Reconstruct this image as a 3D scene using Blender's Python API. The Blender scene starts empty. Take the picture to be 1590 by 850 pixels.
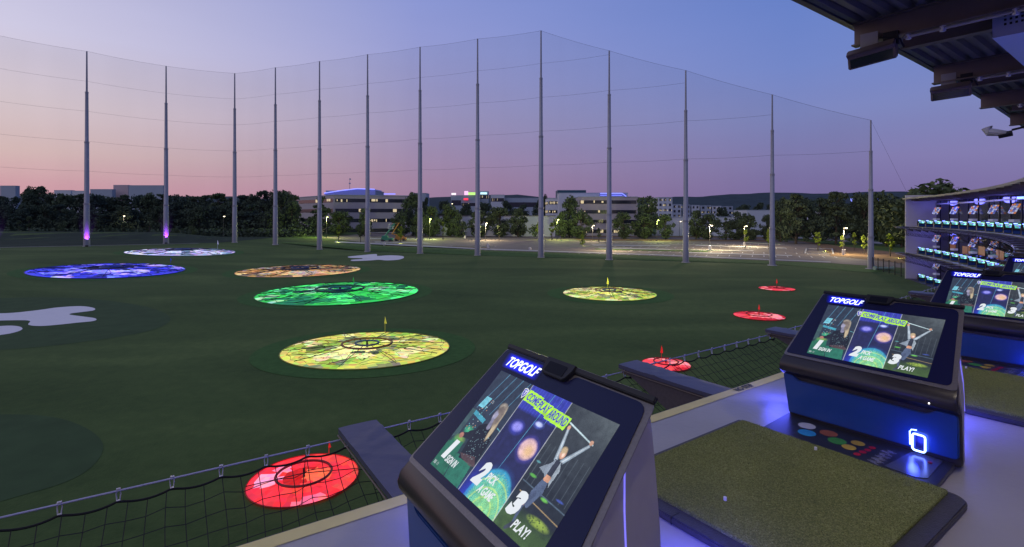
import bpy, bmesh, math, random
import numpy as np
from mathutils import Vector, Matrix
random.seed(7); rng = np.random.default_rng(7)
PI = math.pi
sc = bpy.context.scene
COL = sc.collection

# ---------------------------------------------------------------- camera, sky, sun, exposure
FPX, HY, CXP = 798.0, 335.3, 795.0          # focal length and horizon in photo pixels (1590 x 850)
F = -1.72                                   # upper deck floor below the camera
G0 = -10.2                                  # field below the camera
cam = bpy.data.cameras.new('camera'); camo = bpy.data.objects.new('camera', cam); COL.objects.link(camo)
cam.sensor_width = 36; cam.lens = 36*FPX/1590; cam.shift_y = -(425-HY)/1590
cam.clip_start = .05; cam.clip_end = 12000
camo.rotation_euler = (PI/2, 0, 0); sc.camera = camo
sc.view_settings.view_transform = 'Standard'; sc.view_settings.look = 'None'
sc.view_settings.exposure = 0; sc.view_settings.gamma = 1
sc.render.engine = 'CYCLES'
sc.cycles.use_denoising = True
sc.cycles.max_bounces = 5; sc.cycles.diffuse_bounces = 3; sc.cycles.glossy_bounces = 3
sc.cycles.transparent_max_bounces = 24; sc.cycles.sample_clamp_indirect = 4
sc.cycles.caustics_reflective = False; sc.cycles.caustics_refractive = False

def lin(v): return v/12.92 if v <= .04045 else ((v+.055)/1.055)**2.4
def c(r, g, b): return (lin(r/255), lin(g/255), lin(b/255), 1)

W = bpy.data.worlds.new('World'); sc.world = W; W.use_nodes = True
nt = W.node_tree; nt.nodes.clear()
def N(t, tree=None, **kw):
    n = (tree or nt).nodes.new(t)
    for k, v in kw.items(): setattr(n, k, v)
    return n
def ramp(tree, stops, interp='LINEAR'):
    r = N('ShaderNodeValToRGB', tree); r.color_ramp.interpolation = interp
    e = r.color_ramp.elements
    while len(e) < len(stops): e.new(.5)
    for i, (p, col) in enumerate(stops): e[i].position = p; e[i].color = col
    return r
geo = N('ShaderNodeTexCoord'); sep = N('ShaderNodeSeparateXYZ')
nt.links.new(geo.outputs['Generated'], sep.inputs[0])
def M(op, a, b=None, tree=None, clamp=False):
    t = tree or nt
    m = N('ShaderNodeMath', t, operation=op, use_clamp=clamp)
    for i, v in enumerate((a, b)):
        if v is None: continue
        if isinstance(v, (int, float)): m.inputs[i].default_value = v
        else: t.links.new(v, m.inputs[i])
    return m.outputs[0]
x, y, z = sep.outputs
hz = M('SQRT', M('ADD', M('MULTIPLY', x, x), M('MULTIPLY', y, y)))
az = M('DIVIDE', x, M('MAXIMUM', hz, .001))
rl = ramp(nt, [(0, c(208,155,168)), (.044, c(214,165,175)), (.093, c(219,190,189)), (.162, c(219,203,210)), (.26, c(205,201,226)), (.6, c(120,135,190)), (1, c(90,105,165))])
rm = ramp(nt, [(0, c(160,126,160)), (.063, c(166,136,167)), (.19, c(160,153,194)), (.30, c(150,156,211)), (.40, c(136,149,210)), (.7, c(95,112,175)), (1, c(80,95,155))])
rr = ramp(nt, [(0, c(118,105,155)), (.049, c(125,114,165)), (.093, c(130,124,175)), (.168, c(125,134,189)), (.25, c(114,134,199)), (.35, c(103,129,200)), (.7, c(75,98,165)), (1, c(70,88,150))])
for r in (rl, rm, rr): nt.links.new(z, r.inputs[0])
def mix(a, b, f, tree=None):
    t = tree or nt
    m = N('ShaderNodeMix', t, data_type='RGBA'); t.links.new(f, m.inputs['Factor']) if not isinstance(f, float) else setattr(m.inputs['Factor'], 'default_value', f)
    for s, v in ((6, a), (7, b)):
        if isinstance(v, tuple): m.inputs[s].default_value = v
        else: t.links.new(v, m.inputs[s])
    return m.outputs[2]
f1 = M('DIVIDE', M('ADD', az, .70), .52, clamp=True)
f2 = M('DIVIDE', M('ADD', az, .18), .66, clamp=True)
skyc = mix(mix(rl.outputs[0], rm.outputs[0], f1), rr.outputs[0], f2)
# behind the viewer the dusk sky is duller
fb = M('MULTIPLY', M('MAXIMUM', M('MULTIPLY', y, -1.0), 0.0), .55, clamp=True)
skyc = mix(skyc, c(84,92,140), fb)
smp = N('ShaderNodeMapping'); smp.inputs['Scale'].default_value = (1.2, 1.2, 7.0); nt.links.new(geo.outputs['Generated'], smp.inputs[0])
sno = N('ShaderNodeTexNoise'); sno.inputs['Scale'].default_value = 2.2; sno.inputs['Detail'].default_value = 5; nt.links.new(smp.outputs[0], sno.inputs['Vector'])
svm = N('ShaderNodeVectorMath', operation='SCALE'); nt.links.new(skyc, svm.inputs[0]); nt.links.new(M('ADD', .955, M('MULTIPLY', sno.outputs['Fac'], .09)), svm.inputs['Scale']); skyc = svm.outputs[0]
bg = N('ShaderNodeBackground'); nt.links.new(skyc, bg.inputs[0]); bg.inputs[1].default_value = 1.0
sky = N('ShaderNodeTexSky', sky_type='NISHITA', sun_disc=False)
sky.sun_elevation = math.radians(1.0); sky.sun_rotation = math.radians(-75); sky.altitude = 50
bg2 = N('ShaderNodeBackground'); nt.links.new(sky.outputs[0], bg2.inputs[0]); bg2.inputs[1].default_value = .004
add = N('ShaderNodeAddShader'); nt.links.new(bg.outputs[0], add.inputs[0]); nt.links.new(bg2.outputs[0], add.inputs[1])
out = N('ShaderNodeOutputWorld'); nt.links.new(add.outputs[0], out.inputs[0])

sun = bpy.data.lights.new('sun', 'SUN'); sun.energy = .62; sun.angle = math.radians(70); sun.color = (.92, .86, 1)
suno = bpy.data.objects.new('sun', sun); COL.objects.link(suno)
suno.rotation_euler = Vector((.45, .55, -1.0)).to_track_quat('-Z', 'Y').to_euler()

# ---------------------------------------------------------------- helpers
class MB:
    def __init__(s): s.v = []; s.f = []; s.m = []; s.mi = 0; s.col = []
    def quad(s, *pts):
        n = len(s.v); s.v += [tuple(p) for p in pts]; s.f.append(tuple(range(n, n+len(pts)))); s.m.append(s.mi); return s
    def box(s, lo, hi, M4=None):
        x0, y0, z0 = lo; x1, y1, z1 = hi
        P = [(x0,y0,z0),(x1,y0,z0),(x1,y1,z0),(x0,y1,z0),(x0,y0,z1),(x1,y0,z1),(x1,y1,z1),(x0,y1,z1)]
        if M4 is not None: P = [tuple(M4 @ Vector(p)) for p in P]
        n = len(s.v); s.v += P
        for q in ((0,3,2,1),(4,5,6,7),(0,1,5,4),(1,2,6,5),(2,3,7,6),(3,0,4,7)):
            s.f.append(tuple(n+i for i in q)); s.m.append(s.mi)
        return s
    def hexa(s, P):   # 8 corners, bottom 4 then top 4
        n = len(s.v); s.v += [tuple(p) for p in P]
        for q in ((0,3,2,1),(4,5,6,7),(0,1,5,4),(1,2,6,5),(2,3,7,6),(3,0,4,7)):
            s.f.append(tuple(n+i for i in q)); s.m.append(s.mi)
        return s
    def tube(s, pts, r, k=6, cap=True):
        pts = [Vector(p) for p in pts]
        if not isinstance(r, (list, tuple)): r = [r]*len(pts)
        n = len(s.v)
        for i, p in enumerate(pts):
            d = (pts[min(i+1, len(pts)-1)] - pts[max(i-1, 0)])
            d = d.normalized() if d.length > 1e-9 else Vector((0,0,1))
            a = d.cross(Vector((0,0,1)) if abs(d.z) < .9 else Vector((1,0,0))).normalized(); b = d.cross(a)
            for j in range(k):
                t = 2*PI*j/k; s.v.append(tuple(p + (a*math.cos(t) + b*math.sin(t))*r[i]))
        for i in range(len(pts)-1):
            for j in range(k):
                s.f.append((n+i*k+j, n+i*k+(j+1)%k, n+(i+1)*k+(j+1)%k, n+(i+1)*k+j)); s.m.append(s.mi)
        if cap:
            s.f.append(tuple(n+j for j in range(k))[::-1]); s.m.append(s.mi)
            s.f.append(tuple(n+(len(pts)-1)*k+j for j in range(k))); s.m.append(s.mi)
        return s
    def prism(s, A, B):   # two equal rings
        n = len(s.v); k = len(A); s.v += [tuple(p) for p in A] + [tuple(p) for p in B]
        s.f.append(tuple(range(n+k-1, n-1, -1))); s.m.append(s.mi)
        s.f.append(tuple(range(n+k, n+2*k))); s.m.append(s.mi)
        for i in range(k):
            j = (i+1) % k; s.f.append((n+i, n+j, n+k+j, n+k+i)); s.m.append(s.mi)
        return s
    def build(s, name, mat, parent=None, smooth=None, bevel=0, seg=2, cols=None):
        me = bpy.data.meshes.new(name)
        me.from_pydata(s.v, [], s.f)
        for m in (mat if isinstance(mat, (list, tuple)) else [mat]): me.materials.append(m)
        if any(s.m): me.polygons.foreach_set('material_index', s.m)
        if cols is not None:
            at = me.color_attributes.new('Col', 'FLOAT_COLOR', 'CORNER')
            arr = []
            for i, f in enumerate(s.f): arr += list(cols[i])*len(f)
            at.data.foreach_set('color', arr)
        bm = bmesh.new(); bm.from_mesh(me)
        bmesh.ops.recalc_face_normals(bm, faces=bm.faces)
        if bevel:
            bmesh.ops.remove_doubles(bm, verts=bm.verts, dist=1e-5)
            ed = [e for e in bm.edges if e.is_manifold and e.calc_face_angle(0) > math.radians(28)]
            bmesh.ops.bevel(bm, geom=ed, offset=bevel, segments=seg, affect='EDGES', clamp_overlap=True)
        bm.to_mesh(me); bm.free()
        if smooth is not None:
            me.shade_smooth(); me.set_sharp_from_angle(angle=math.radians(smooth))
        o = bpy.data.objects.new(name, me); COL.objects.link(o)
        if parent: o.parent = parent
        return o
def tag(o, label=None, cat=None, group=None, kind=None):
    if label: o['label'] = label
    if cat: o['category'] = cat
    if group: o['group'] = group
    if kind: o['kind'] = kind
    return o
def empty(name, loc=(0,0,0), rz=0):
    o = bpy.data.objects.new(name, None); COL.objects.link(o); o.location = loc; o.rotation_euler = (0,0,rz)
    o.empty_display_size = .2; return o
def copy_tree(o, parent=None):
    n = o.copy(); COL.objects.link(n)
    if parent: n.parent = parent
    for ch in KIDS.get(o.name, []): copy_tree(ch, n)
    return n
KIDS = {}
def freeze_kids():
    KIDS.clear()
    for o in bpy.data.objects:
        if o.parent: KIDS.setdefault(o.parent.name, []).append(o)

_mats = {}
def mat(name, col, rough=.6, metal=0, emis=0, ecol=None, noise=0, nscale=8, bump=0, bscale=60, spec=.5, coat=0, attr=False, obj=True):
    if name in _mats: return _mats[name]
    m = bpy.data.materials.new(name); m.use_nodes = True; t = m.node_tree; b = t.nodes['Principled BSDF']
    b.inputs['Base Color'].default_value = col; b.inputs['Roughness'].default_value = rough; b.inputs['Metallic'].default_value = metal
    b.inputs['Specular IOR Level'].default_value = spec
    if coat: b.inputs['Coat Weight'].default_value = coat; b.inputs['Coat Roughness'].default_value = .08
    tc = N('ShaderNodeTexCoord', t)
    src = tc.outputs['Object' if obj else 'Generated']
    base = None
    if attr:
        a = N('ShaderNodeAttribute', t); a.attribute_name = 'Col'; base = a.outputs['Color']
        t.links.new(base, b.inputs['Base Color'])
    if noise:
        n = N('ShaderNodeTexNoise', t); n.inputs['Scale'].default_value = nscale; n.inputs['Detail'].default_value = 5
        t.links.new(src, n.inputs['Vector'])
        fac = M('ADD', 1-noise, M('MULTIPLY', n.outputs['Fac'], 2*noise, t), t)
        vm = N('ShaderNodeVectorMath', t, operation='SCALE')
        if base is not None: t.links.new(base, vm.inputs[0])
        else: vm.inputs[0].default_value = col[:3]
        t.links.new(fac, vm.inputs['Scale']); t.links.new(vm.outputs[0], b.inputs['Base Color'])
    if bump:
        n = N('ShaderNodeTexNoise', t); n.inputs['Scale'].default_value = bscale; n.inputs['Detail'].default_value = 4
        t.links.new(src, n.inputs['Vector'])
        bp = N('ShaderNodeBump', t); bp.inputs['Strength'].default_value = bump; bp.inputs['Distance'].default_value = .02
        t.links.new(n.outputs['Fac'], bp.inputs['Height']); t.links.new(bp.outputs[0], b.inputs['Normal'])
    if emis:
        b.inputs['Emission Strength'].default_value = emis
        if attr: t.links.new(base, b.inputs['Emission Color'])
        else: b.inputs['Emission Color'].default_value = ecol or col
    _mats[name] = m
    return m

def lamp(name, loc, energy, color, radius=.1, kind='POINT', parent=None, size=None, rot=None, spot=None):
    l = bpy.data.lights.new(name, kind); l.energy = energy; l.color = color
    if kind in ('POINT', 'SPOT'): l.shadow_soft_size = radius
    if kind == 'AREA': l.shape = 'RECTANGLE'; l.size, l.size_y = size
    if spot: l.spot_size = spot; l.spot_blend = .6
    o = bpy.data.objects.new(name, l); COL.objects.link(o); o.location = loc
    if rot is not None: o.rotation_euler = rot
    if parent: o.parent = parent
    return o

ORD = 'first second third fourth fifth sixth seventh eighth ninth tenth eleventh twelfth thirteenth fourteenth fifteenth sixteenth seventeenth eighteenth nineteenth twentieth twenty-first twenty-second twenty-third twenty-fourth twenty-fifth twenty-sixth twenty-seventh twenty-eighth twenty-ninth thirtieth thirty-first'.split()
# terrain height and pixel-on-ground lookup
def sm(t): t = min(1, max(0, t)); return t*t*(3-2*t)
def gz(X, Y):
    h = G0 + 1.7*sm((-X-45)/50)*sm((Y-30)/50)
    h += 2.6*math.exp(-((Y-188+(X+150)*.12)/11)**2)*sm((-X-95)/35)*sm((260+X)/60)
    return h
def at(px, py, z=None):
    if z is None:
        z = G0
        for _ in range(30):
            Y = -z*FPX/(py-HY); X = (px-CXP)/FPX*Y; z = .5*z+.5*gz(X, Y)
    Y = z*FPX/(HY-py); return ((px-CXP)/FPX*Y, Y)

# stand layout: concave arc
R = 170.0; A0 = math.radians(35)
CC = (2.917-R*math.sin(A0), 5.609+R*math.cos(A0))
def ang(s): return A0-PI/2+s/R
def arc(rad, s, z=0):
    a = ang(s); rad = rad+.5*math.sin(PI*min(1, max(0, (s-3)/97)))**2; return Vector((CC[0]+(R+rad)*math.cos(a), CC[1]+(R+rad)*math.sin(a), z))
S_END = R*.590
def onscreen(p, m=60):
    return p[1] > .5 and -m < CXP+FPX*p[0]/p[1] < 1590+m

# ---------------------------------------------------------------- materials
def grass_mat():
    m = bpy.data.materials.new('field_turf'); m.use_nodes = True; t = m.node_tree; b = t.nodes['Principled BSDF']
    tc = N('ShaderNodeTexCoord', t); n1 = N('ShaderNodeTexNoise', t); n1.inputs['Scale'].default_value = .035; n1.inputs['Detail'].default_value = 6; n1.inputs['Distortion'].default_value = .8
    mp = N('ShaderNodeMapping', t); mp.inputs['Scale'].default_value = (1, 2.6, 1); mp.inputs['Rotation'].default_value = (0,0,.3)
    t.links.new(tc.outputs['Object'], mp.inputs[0]); t.links.new(mp.outputs[0], n1.inputs['Vector'])
    n2 = N('ShaderNodeTexNoise', t); n2.inputs['Scale'].default_value = 1.4; n2.inputs['Detail'].default_value = 8; n2.inputs['Roughness'].default_value = .75
    t.links.new(tc.outputs['Object'], n2.inputs['Vector'])
    r = ramp(t, [(.34, (.044,.076,.020,1)), (.52, (.074,.116,.031,1)), (.66, (.112,.160,.044,1))])
    fac = M('ADD', M('MULTIPLY', n1.outputs['Fac'], .65, t), M('MULTIPLY', n2.outputs['Fac'], .35, t), t)
    t.links.new(fac, r.inputs[0])
    t.links.new(r.outputs[0], b.inputs['Base Color']); b.inputs['Roughness'].default_value = .9; b.inputs['Specular IOR Level'].default_value = .12
    bp = N('ShaderNodeBump', t); bp.inputs['Strength'].default_value = .5; bp.inputs['Distance'].default_value = .05
    n3 = N('ShaderNodeTexNoise', t); n3.inputs['Scale'].default_value = 9; n3.inputs['Detail'].default_value = 6
    t.links.new(tc.outputs['Object'], n3.inputs['Vector'])
    t.links.new(n3.outputs['Fac'], bp.inputs['Height']); t.links.new(bp.outputs[0], b.inputs['Normal'])
    return m
M_grass = grass_mat()
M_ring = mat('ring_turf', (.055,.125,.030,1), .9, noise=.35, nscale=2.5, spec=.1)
M_dark = mat('dark_turf', (.052,.088,.034,1), .9, noise=.3, nscale=.7, spec=.1)
M_rough = mat('rough_grass', (.085,.15,.040,1), .95, noise=.5, nscale=1.2, spec=.1, bump=.6, bscale=5)
M_bunker = mat('bunker_turf', (.72,.69,.66,1), .85, noise=.08, nscale=3, spec=.2)
M_asph = mat('asphalt', (.20,.165,.135,1), .85, noise=.35, nscale=.2, spec=.3)
M_road = mat('road_concrete', (.26,.25,.24,1), .85, noise=.2, nscale=.3)
M_earth = mat('bare_earth', (.20,.13,.075,1), .95, noise=.5, nscale=.35, spec=.1)
M_paint = mat('line_paint', (.75,.75,.70,1), .7)
M_kerb = mat('kerb_concrete', (.42,.41,.38,1), .8, noise=.2)
M_pole = mat('galvanised_pole', (.30,.30,.34,1), .5, .35, noise=.12, nscale=1.5)
M_ropeb = mat('black_rope', (.008,.008,.010,1), .8)
M_cable = mat('steel_cable', (.42,.42,.62,1), .4, .1)
M_hook = mat('hook_steel', (.72,.72,.80,1), .35, .2)
M_concd = mat('deck_floor', (.36,.345,.34,1), .36, noise=.20, nscale=1.3, bump=.12, bscale=22)
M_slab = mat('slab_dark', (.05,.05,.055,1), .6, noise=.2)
M_yel = mat('edge_paint', (.68,.60,.24,1), .6, noise=.15, nscale=5)
M_steel = mat('roof_steel', (.19,.145,.125,1), .42, .25, noise=.25, nscale=2.5)
M_deckr = mat('roof_decking', (.22,.22,.23,1), .45, .5, noise=.25, nscale=1.2)
M_fascia = mat('fascia_metal', (.13,.13,.15,1), .4, .6)
M_wall = mat('end_wall_panel', (.60,.57,.54,1), .6, noise=.08, nscale=.6)
M_glassd = mat('dark_glazing', (.012,.012,.035,1), .08, 0, spec=.9, noise=.2, nscale=.6)
M_shell = mat('kiosk_shell', (.040,.035,.036,1), .33, .15, noise=.1, nscale=30, bump=.03, bscale=220)
M_silver = mat('kiosk_silver', (.36,.34,.33,1), .45, .15, noise=.06, nscale=20, bump=.02, bscale=300)
M_bezel = mat('brushed_bezel', (.22,.205,.20,1), .36, .5, noise=.25, nscale=90)
M_glass = mat('screen_glass', (.013,.015,.055,1), .22, 0, spec=.35)
M_blue = mat('blue_panel', (.018,.075,.27,1), .30, .15, noise=.06, nscale=40, coat=.25)
M_led = mat('blue_led', (.2,.25,1,1), .4, emis=9, ecol=(.16,.22,1,1))
M_ledw = mat('white_led', (.5,.6,1,1), .4, emis=6, ecol=(.22,.34,1,1))
M_logo = mat('logo_white', (.9,.95,1,1), .4, emis=1.3, ecol=(.85,.93,1,1))
M_black = mat('matte_black', (.010,.010,.012,1), .5)
M_rubber = mat('black_rubber', (.050,.048,.052,1), .50, noise=.4, nscale=30, bump=.25, bscale=120)
M_pad = mat('vinyl_pad', (.075,.075,.125,1), .40, noise=.12, nscale=6, bump=.25, bscale=9)
M_gusset = mat('mesh_gusset', (.085,.070,.080,1), .7, noise=.3, nscale=40)

def turf_mat():
    m = bpy.data.materials.new('mat_turf'); m.use_nodes = True; t = m.node_tree; b = t.nodes['Principled BSDF']
    tc = N('ShaderNodeTexCoord', t); v = N('ShaderNodeTexVoronoi', t); v.inputs['Scale'].default_value = 190
    n = N('ShaderNodeTexNoise', t); n.inputs['Scale'].default_value = 60; n.inputs['Detail'].default_value = 8; n.inputs['Roughness'].default_value = .8
    n0 = N('ShaderNodeTexNoise', t); n0.inputs['Scale'].default_value = 2.2; n0.inputs['Detail'].default_value = 3
    for q in (v, n, n0): t.links.new(tc.outputs['Object'], q.inputs['Vector'])
    fac = M('ADD', M('MULTIPLY', v.outputs['Color'], .45, t), M('ADD', M('MULTIPLY', n.outputs['Fac'], .45, t), M('MULTIPLY', n0.outputs['Fac'], .2, t), t), t)
    r = ramp(t, [(.22, (.048,.060,.015,1)), (.5, (.145,.165,.042,1)), (.72, (.26,.28,.085,1)), (.9, (.5,.5,.24,1))])
    t.links.new(fac, r.inputs[0]); t.links.new(r.outputs[0], b.inputs['Base Color'])
    b.inputs['Roughness'].default_value = .85; b.inputs['Specular IOR Level'].default_value = .2
    bp = N('ShaderNodeBump', t); bp.inputs['Strength'].default_value = .9; bp.inputs['Distance'].default_value = .006
    t.links.new(fac, bp.inputs['Height']); t.links.new(bp.outputs[0], b.inputs['Normal'])
    return m
M_turf = turf_mat()

def net_mat():
    m = bpy.data.materials.new('fine_netting'); m.use_nodes = True; t = m.node_tree; t.nodes.clear()
    tr = N('ShaderNodeBsdfTransparent', t); d = N('ShaderNodeBsdfDiffuse', t); d.inputs[0].default_value = (.05,.05,.055,1)
    tc = N('ShaderNodeTexCoord', t); n = N('ShaderNodeTexNoise', t); n.inputs['Scale'].default_value = .06
    mp = N('ShaderNodeMapping', t); mp.inputs['Scale'].default_value = (3, 3, .3)
    t.links.new(tc.outputs['Object'], mp.inputs[0]); t.links.new(mp.outputs[0], n.inputs['Vector'])
    mx = N('ShaderNodeMixShader', t); t.links.new(M('ADD', .065, M('MULTIPLY', n.outputs['Fac'], .06, t), t), mx.inputs[0])
    t.links.new(tr.outputs[0], mx.inputs[1]); t.links.new(d.outputs[0], mx.inputs[2])
    o = N('ShaderNodeOutputMaterial', t); t.links.new(mx.outputs[0], o.inputs[0])
    return m
M_net = net_mat()
M_netc = mat('net_cable', (.10,.10,.12,1), .7)

# ---------------------------------------------------------------- ground
xs = sorted(set(list(np.linspace(-300, 200, 81)) + [-6000, -3000, -1200, -600, 400, 900, 2500, 6000]))
ys = sorted(set(list(np.linspace(-60, 330, 66)) + [-3000, -600, 450, 700, 1500, 3500, 7000]))
b = MB(); nx = len(xs)
b.v = [(X, Y, gz(X, Y)) for Y in ys for X in xs]
for j in range(len(ys)-1):
    for i in range(nx-1):
        b.f.append((j*nx+i, j*nx+i+1, (j+1)*nx+i+1, (j+1)*nx+i)); b.m.append(0)
tag(b.build('ground', M_grass, smooth=60), 'dark green artificial turf of the driving range field', kind='structure')

def sheet(name, pts, dz, material, label=None, kind='structure', seg=1, parent=None):
    """flat outline (ground XY) as a fan of small cells following the terrain"""
    cx = sum(p[0] for p in pts)/len(pts); cy = sum(p[1] for p in pts)/len(pts)
    b = MB(); K = seg; n = len(pts)
    b.v.append((cx, cy, gz(cx, cy)+dz))
    for r_ in range(1, K+1):
        for p in pts:
            X = cx+(p[0]-cx)*r_/K; Y = cy+(p[1]-cy)*r_/K; b.v.append((X, Y, gz(X, Y)+dz))
    for i in range(n):
        j = (i+1) % n; b.f.append((0, 1+i, 1+j)); b.m.append(0)
        for r_ in range(1, K): b.f.append((1+(r_-1)*n+i, 1+r_*n+i, 1+r_*n+j, 1+(r_-1)*n+j)); b.m.append(0)
    o = b.build(name, material, parent)
    if not parent: tag(o, label, kind=kind)
    return o
def polysheet(name, pts, dz, material, label=None, parent=None):
    b = MB(); b.quad(*[(p[0], p[1], gz(p[0], p[1])+dz) for p in pts]); o = b.build(name, material, parent)
    if not parent: tag(o, label, kind='structure')
    return o
def smooth_px(pts, n=6):
    out = []; k = len(pts)
    for i in range(k):
        p0, p1, p2, p3 = pts[i-1], pts[i], pts[(i+1) % k], pts[(i+2) % k]
        for j in range(n):
            t = j/n
            out.append(tuple(.5*((2*p1[d])+(-p0[d]+p2[d])*t+(2*p0[d]-5*p1[d]+4*p2[d]-p3[d])*t*t+(-p0[d]+3*p1[d]-3*p2[d]+p3[d])*t**3) for d in (0, 1)))
    return out
def ellipse(cx, cy, rx, ry, n=48, rot=0):
    return [(cx+rx*math.cos(t)*math.cos(rot)-ry*math.sin(t)*math.sin(rot), cy+rx*math.cos(t)*math.sin(rot)+ry*math.sin(t)*math.cos(rot)) for t in [2*PI*i/n for i in range(n)]]
# darker patches of turf and pale bunkers
q = [at(*p) for p in ((262,492),(0,470),(0,540))]
sheet('turf_patch', [at(*p) for p in smooth_px([(-260,505),(-120,472),(60,462),(190,470),(262,490),(240,512),(140,530),(0,544),(-180,548)], 5)], .012, M_dark, 'bluish dark green turf patch round the near white bunker', seg=6)
sheet('turf_patch', [at(*p) for p in smooth_px([(-220,720),(-120,655),(20,644),(110,655),(160,690),(130,735),(40,768),(-120,800)], 5)], .012, M_dark, 'dark green turf patch in the lower left of the field', seg=4)
bk = [(-60,489),(10,487),(44,484),(68,481),(90,478),(125,476),(146,479),(144,483),(118,486),(108,489),(128,492),(148,495),(146,499),(118,502),(90,505),(62,507),(44,505),(46,499),(22,498),(-60,499)]
sheet('bunker_patch', [at(*p) for p in smooth_px(bk, 4)], .03, M_bunker, 'pale grey lobed mock sand bunker at the left edge of the field', seg=1)
sheet('bunker_patch', [at(*p) for p in smooth_px([(-70,513),(0,507),(26,507),(35,511),(26,516),(0,521),(-60,526)], 4)], .03, M_bunker, 'small pale bunker tongue below the big one at the left edge')
bk = [(541,399),(560,397),(584,395),(586,398),(604,397),(624,398),(627,401),(618,404),(600,405),(588,404),(575,405),(548,406),(546,404),(560,403),(562,401.5),(544,401)]
sheet('bunker_patch', [at(*p) for p in smooth_px(bk, 3)], .05, M_bunker, 'far pale bunker patch in front of the fourth net pole')

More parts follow.
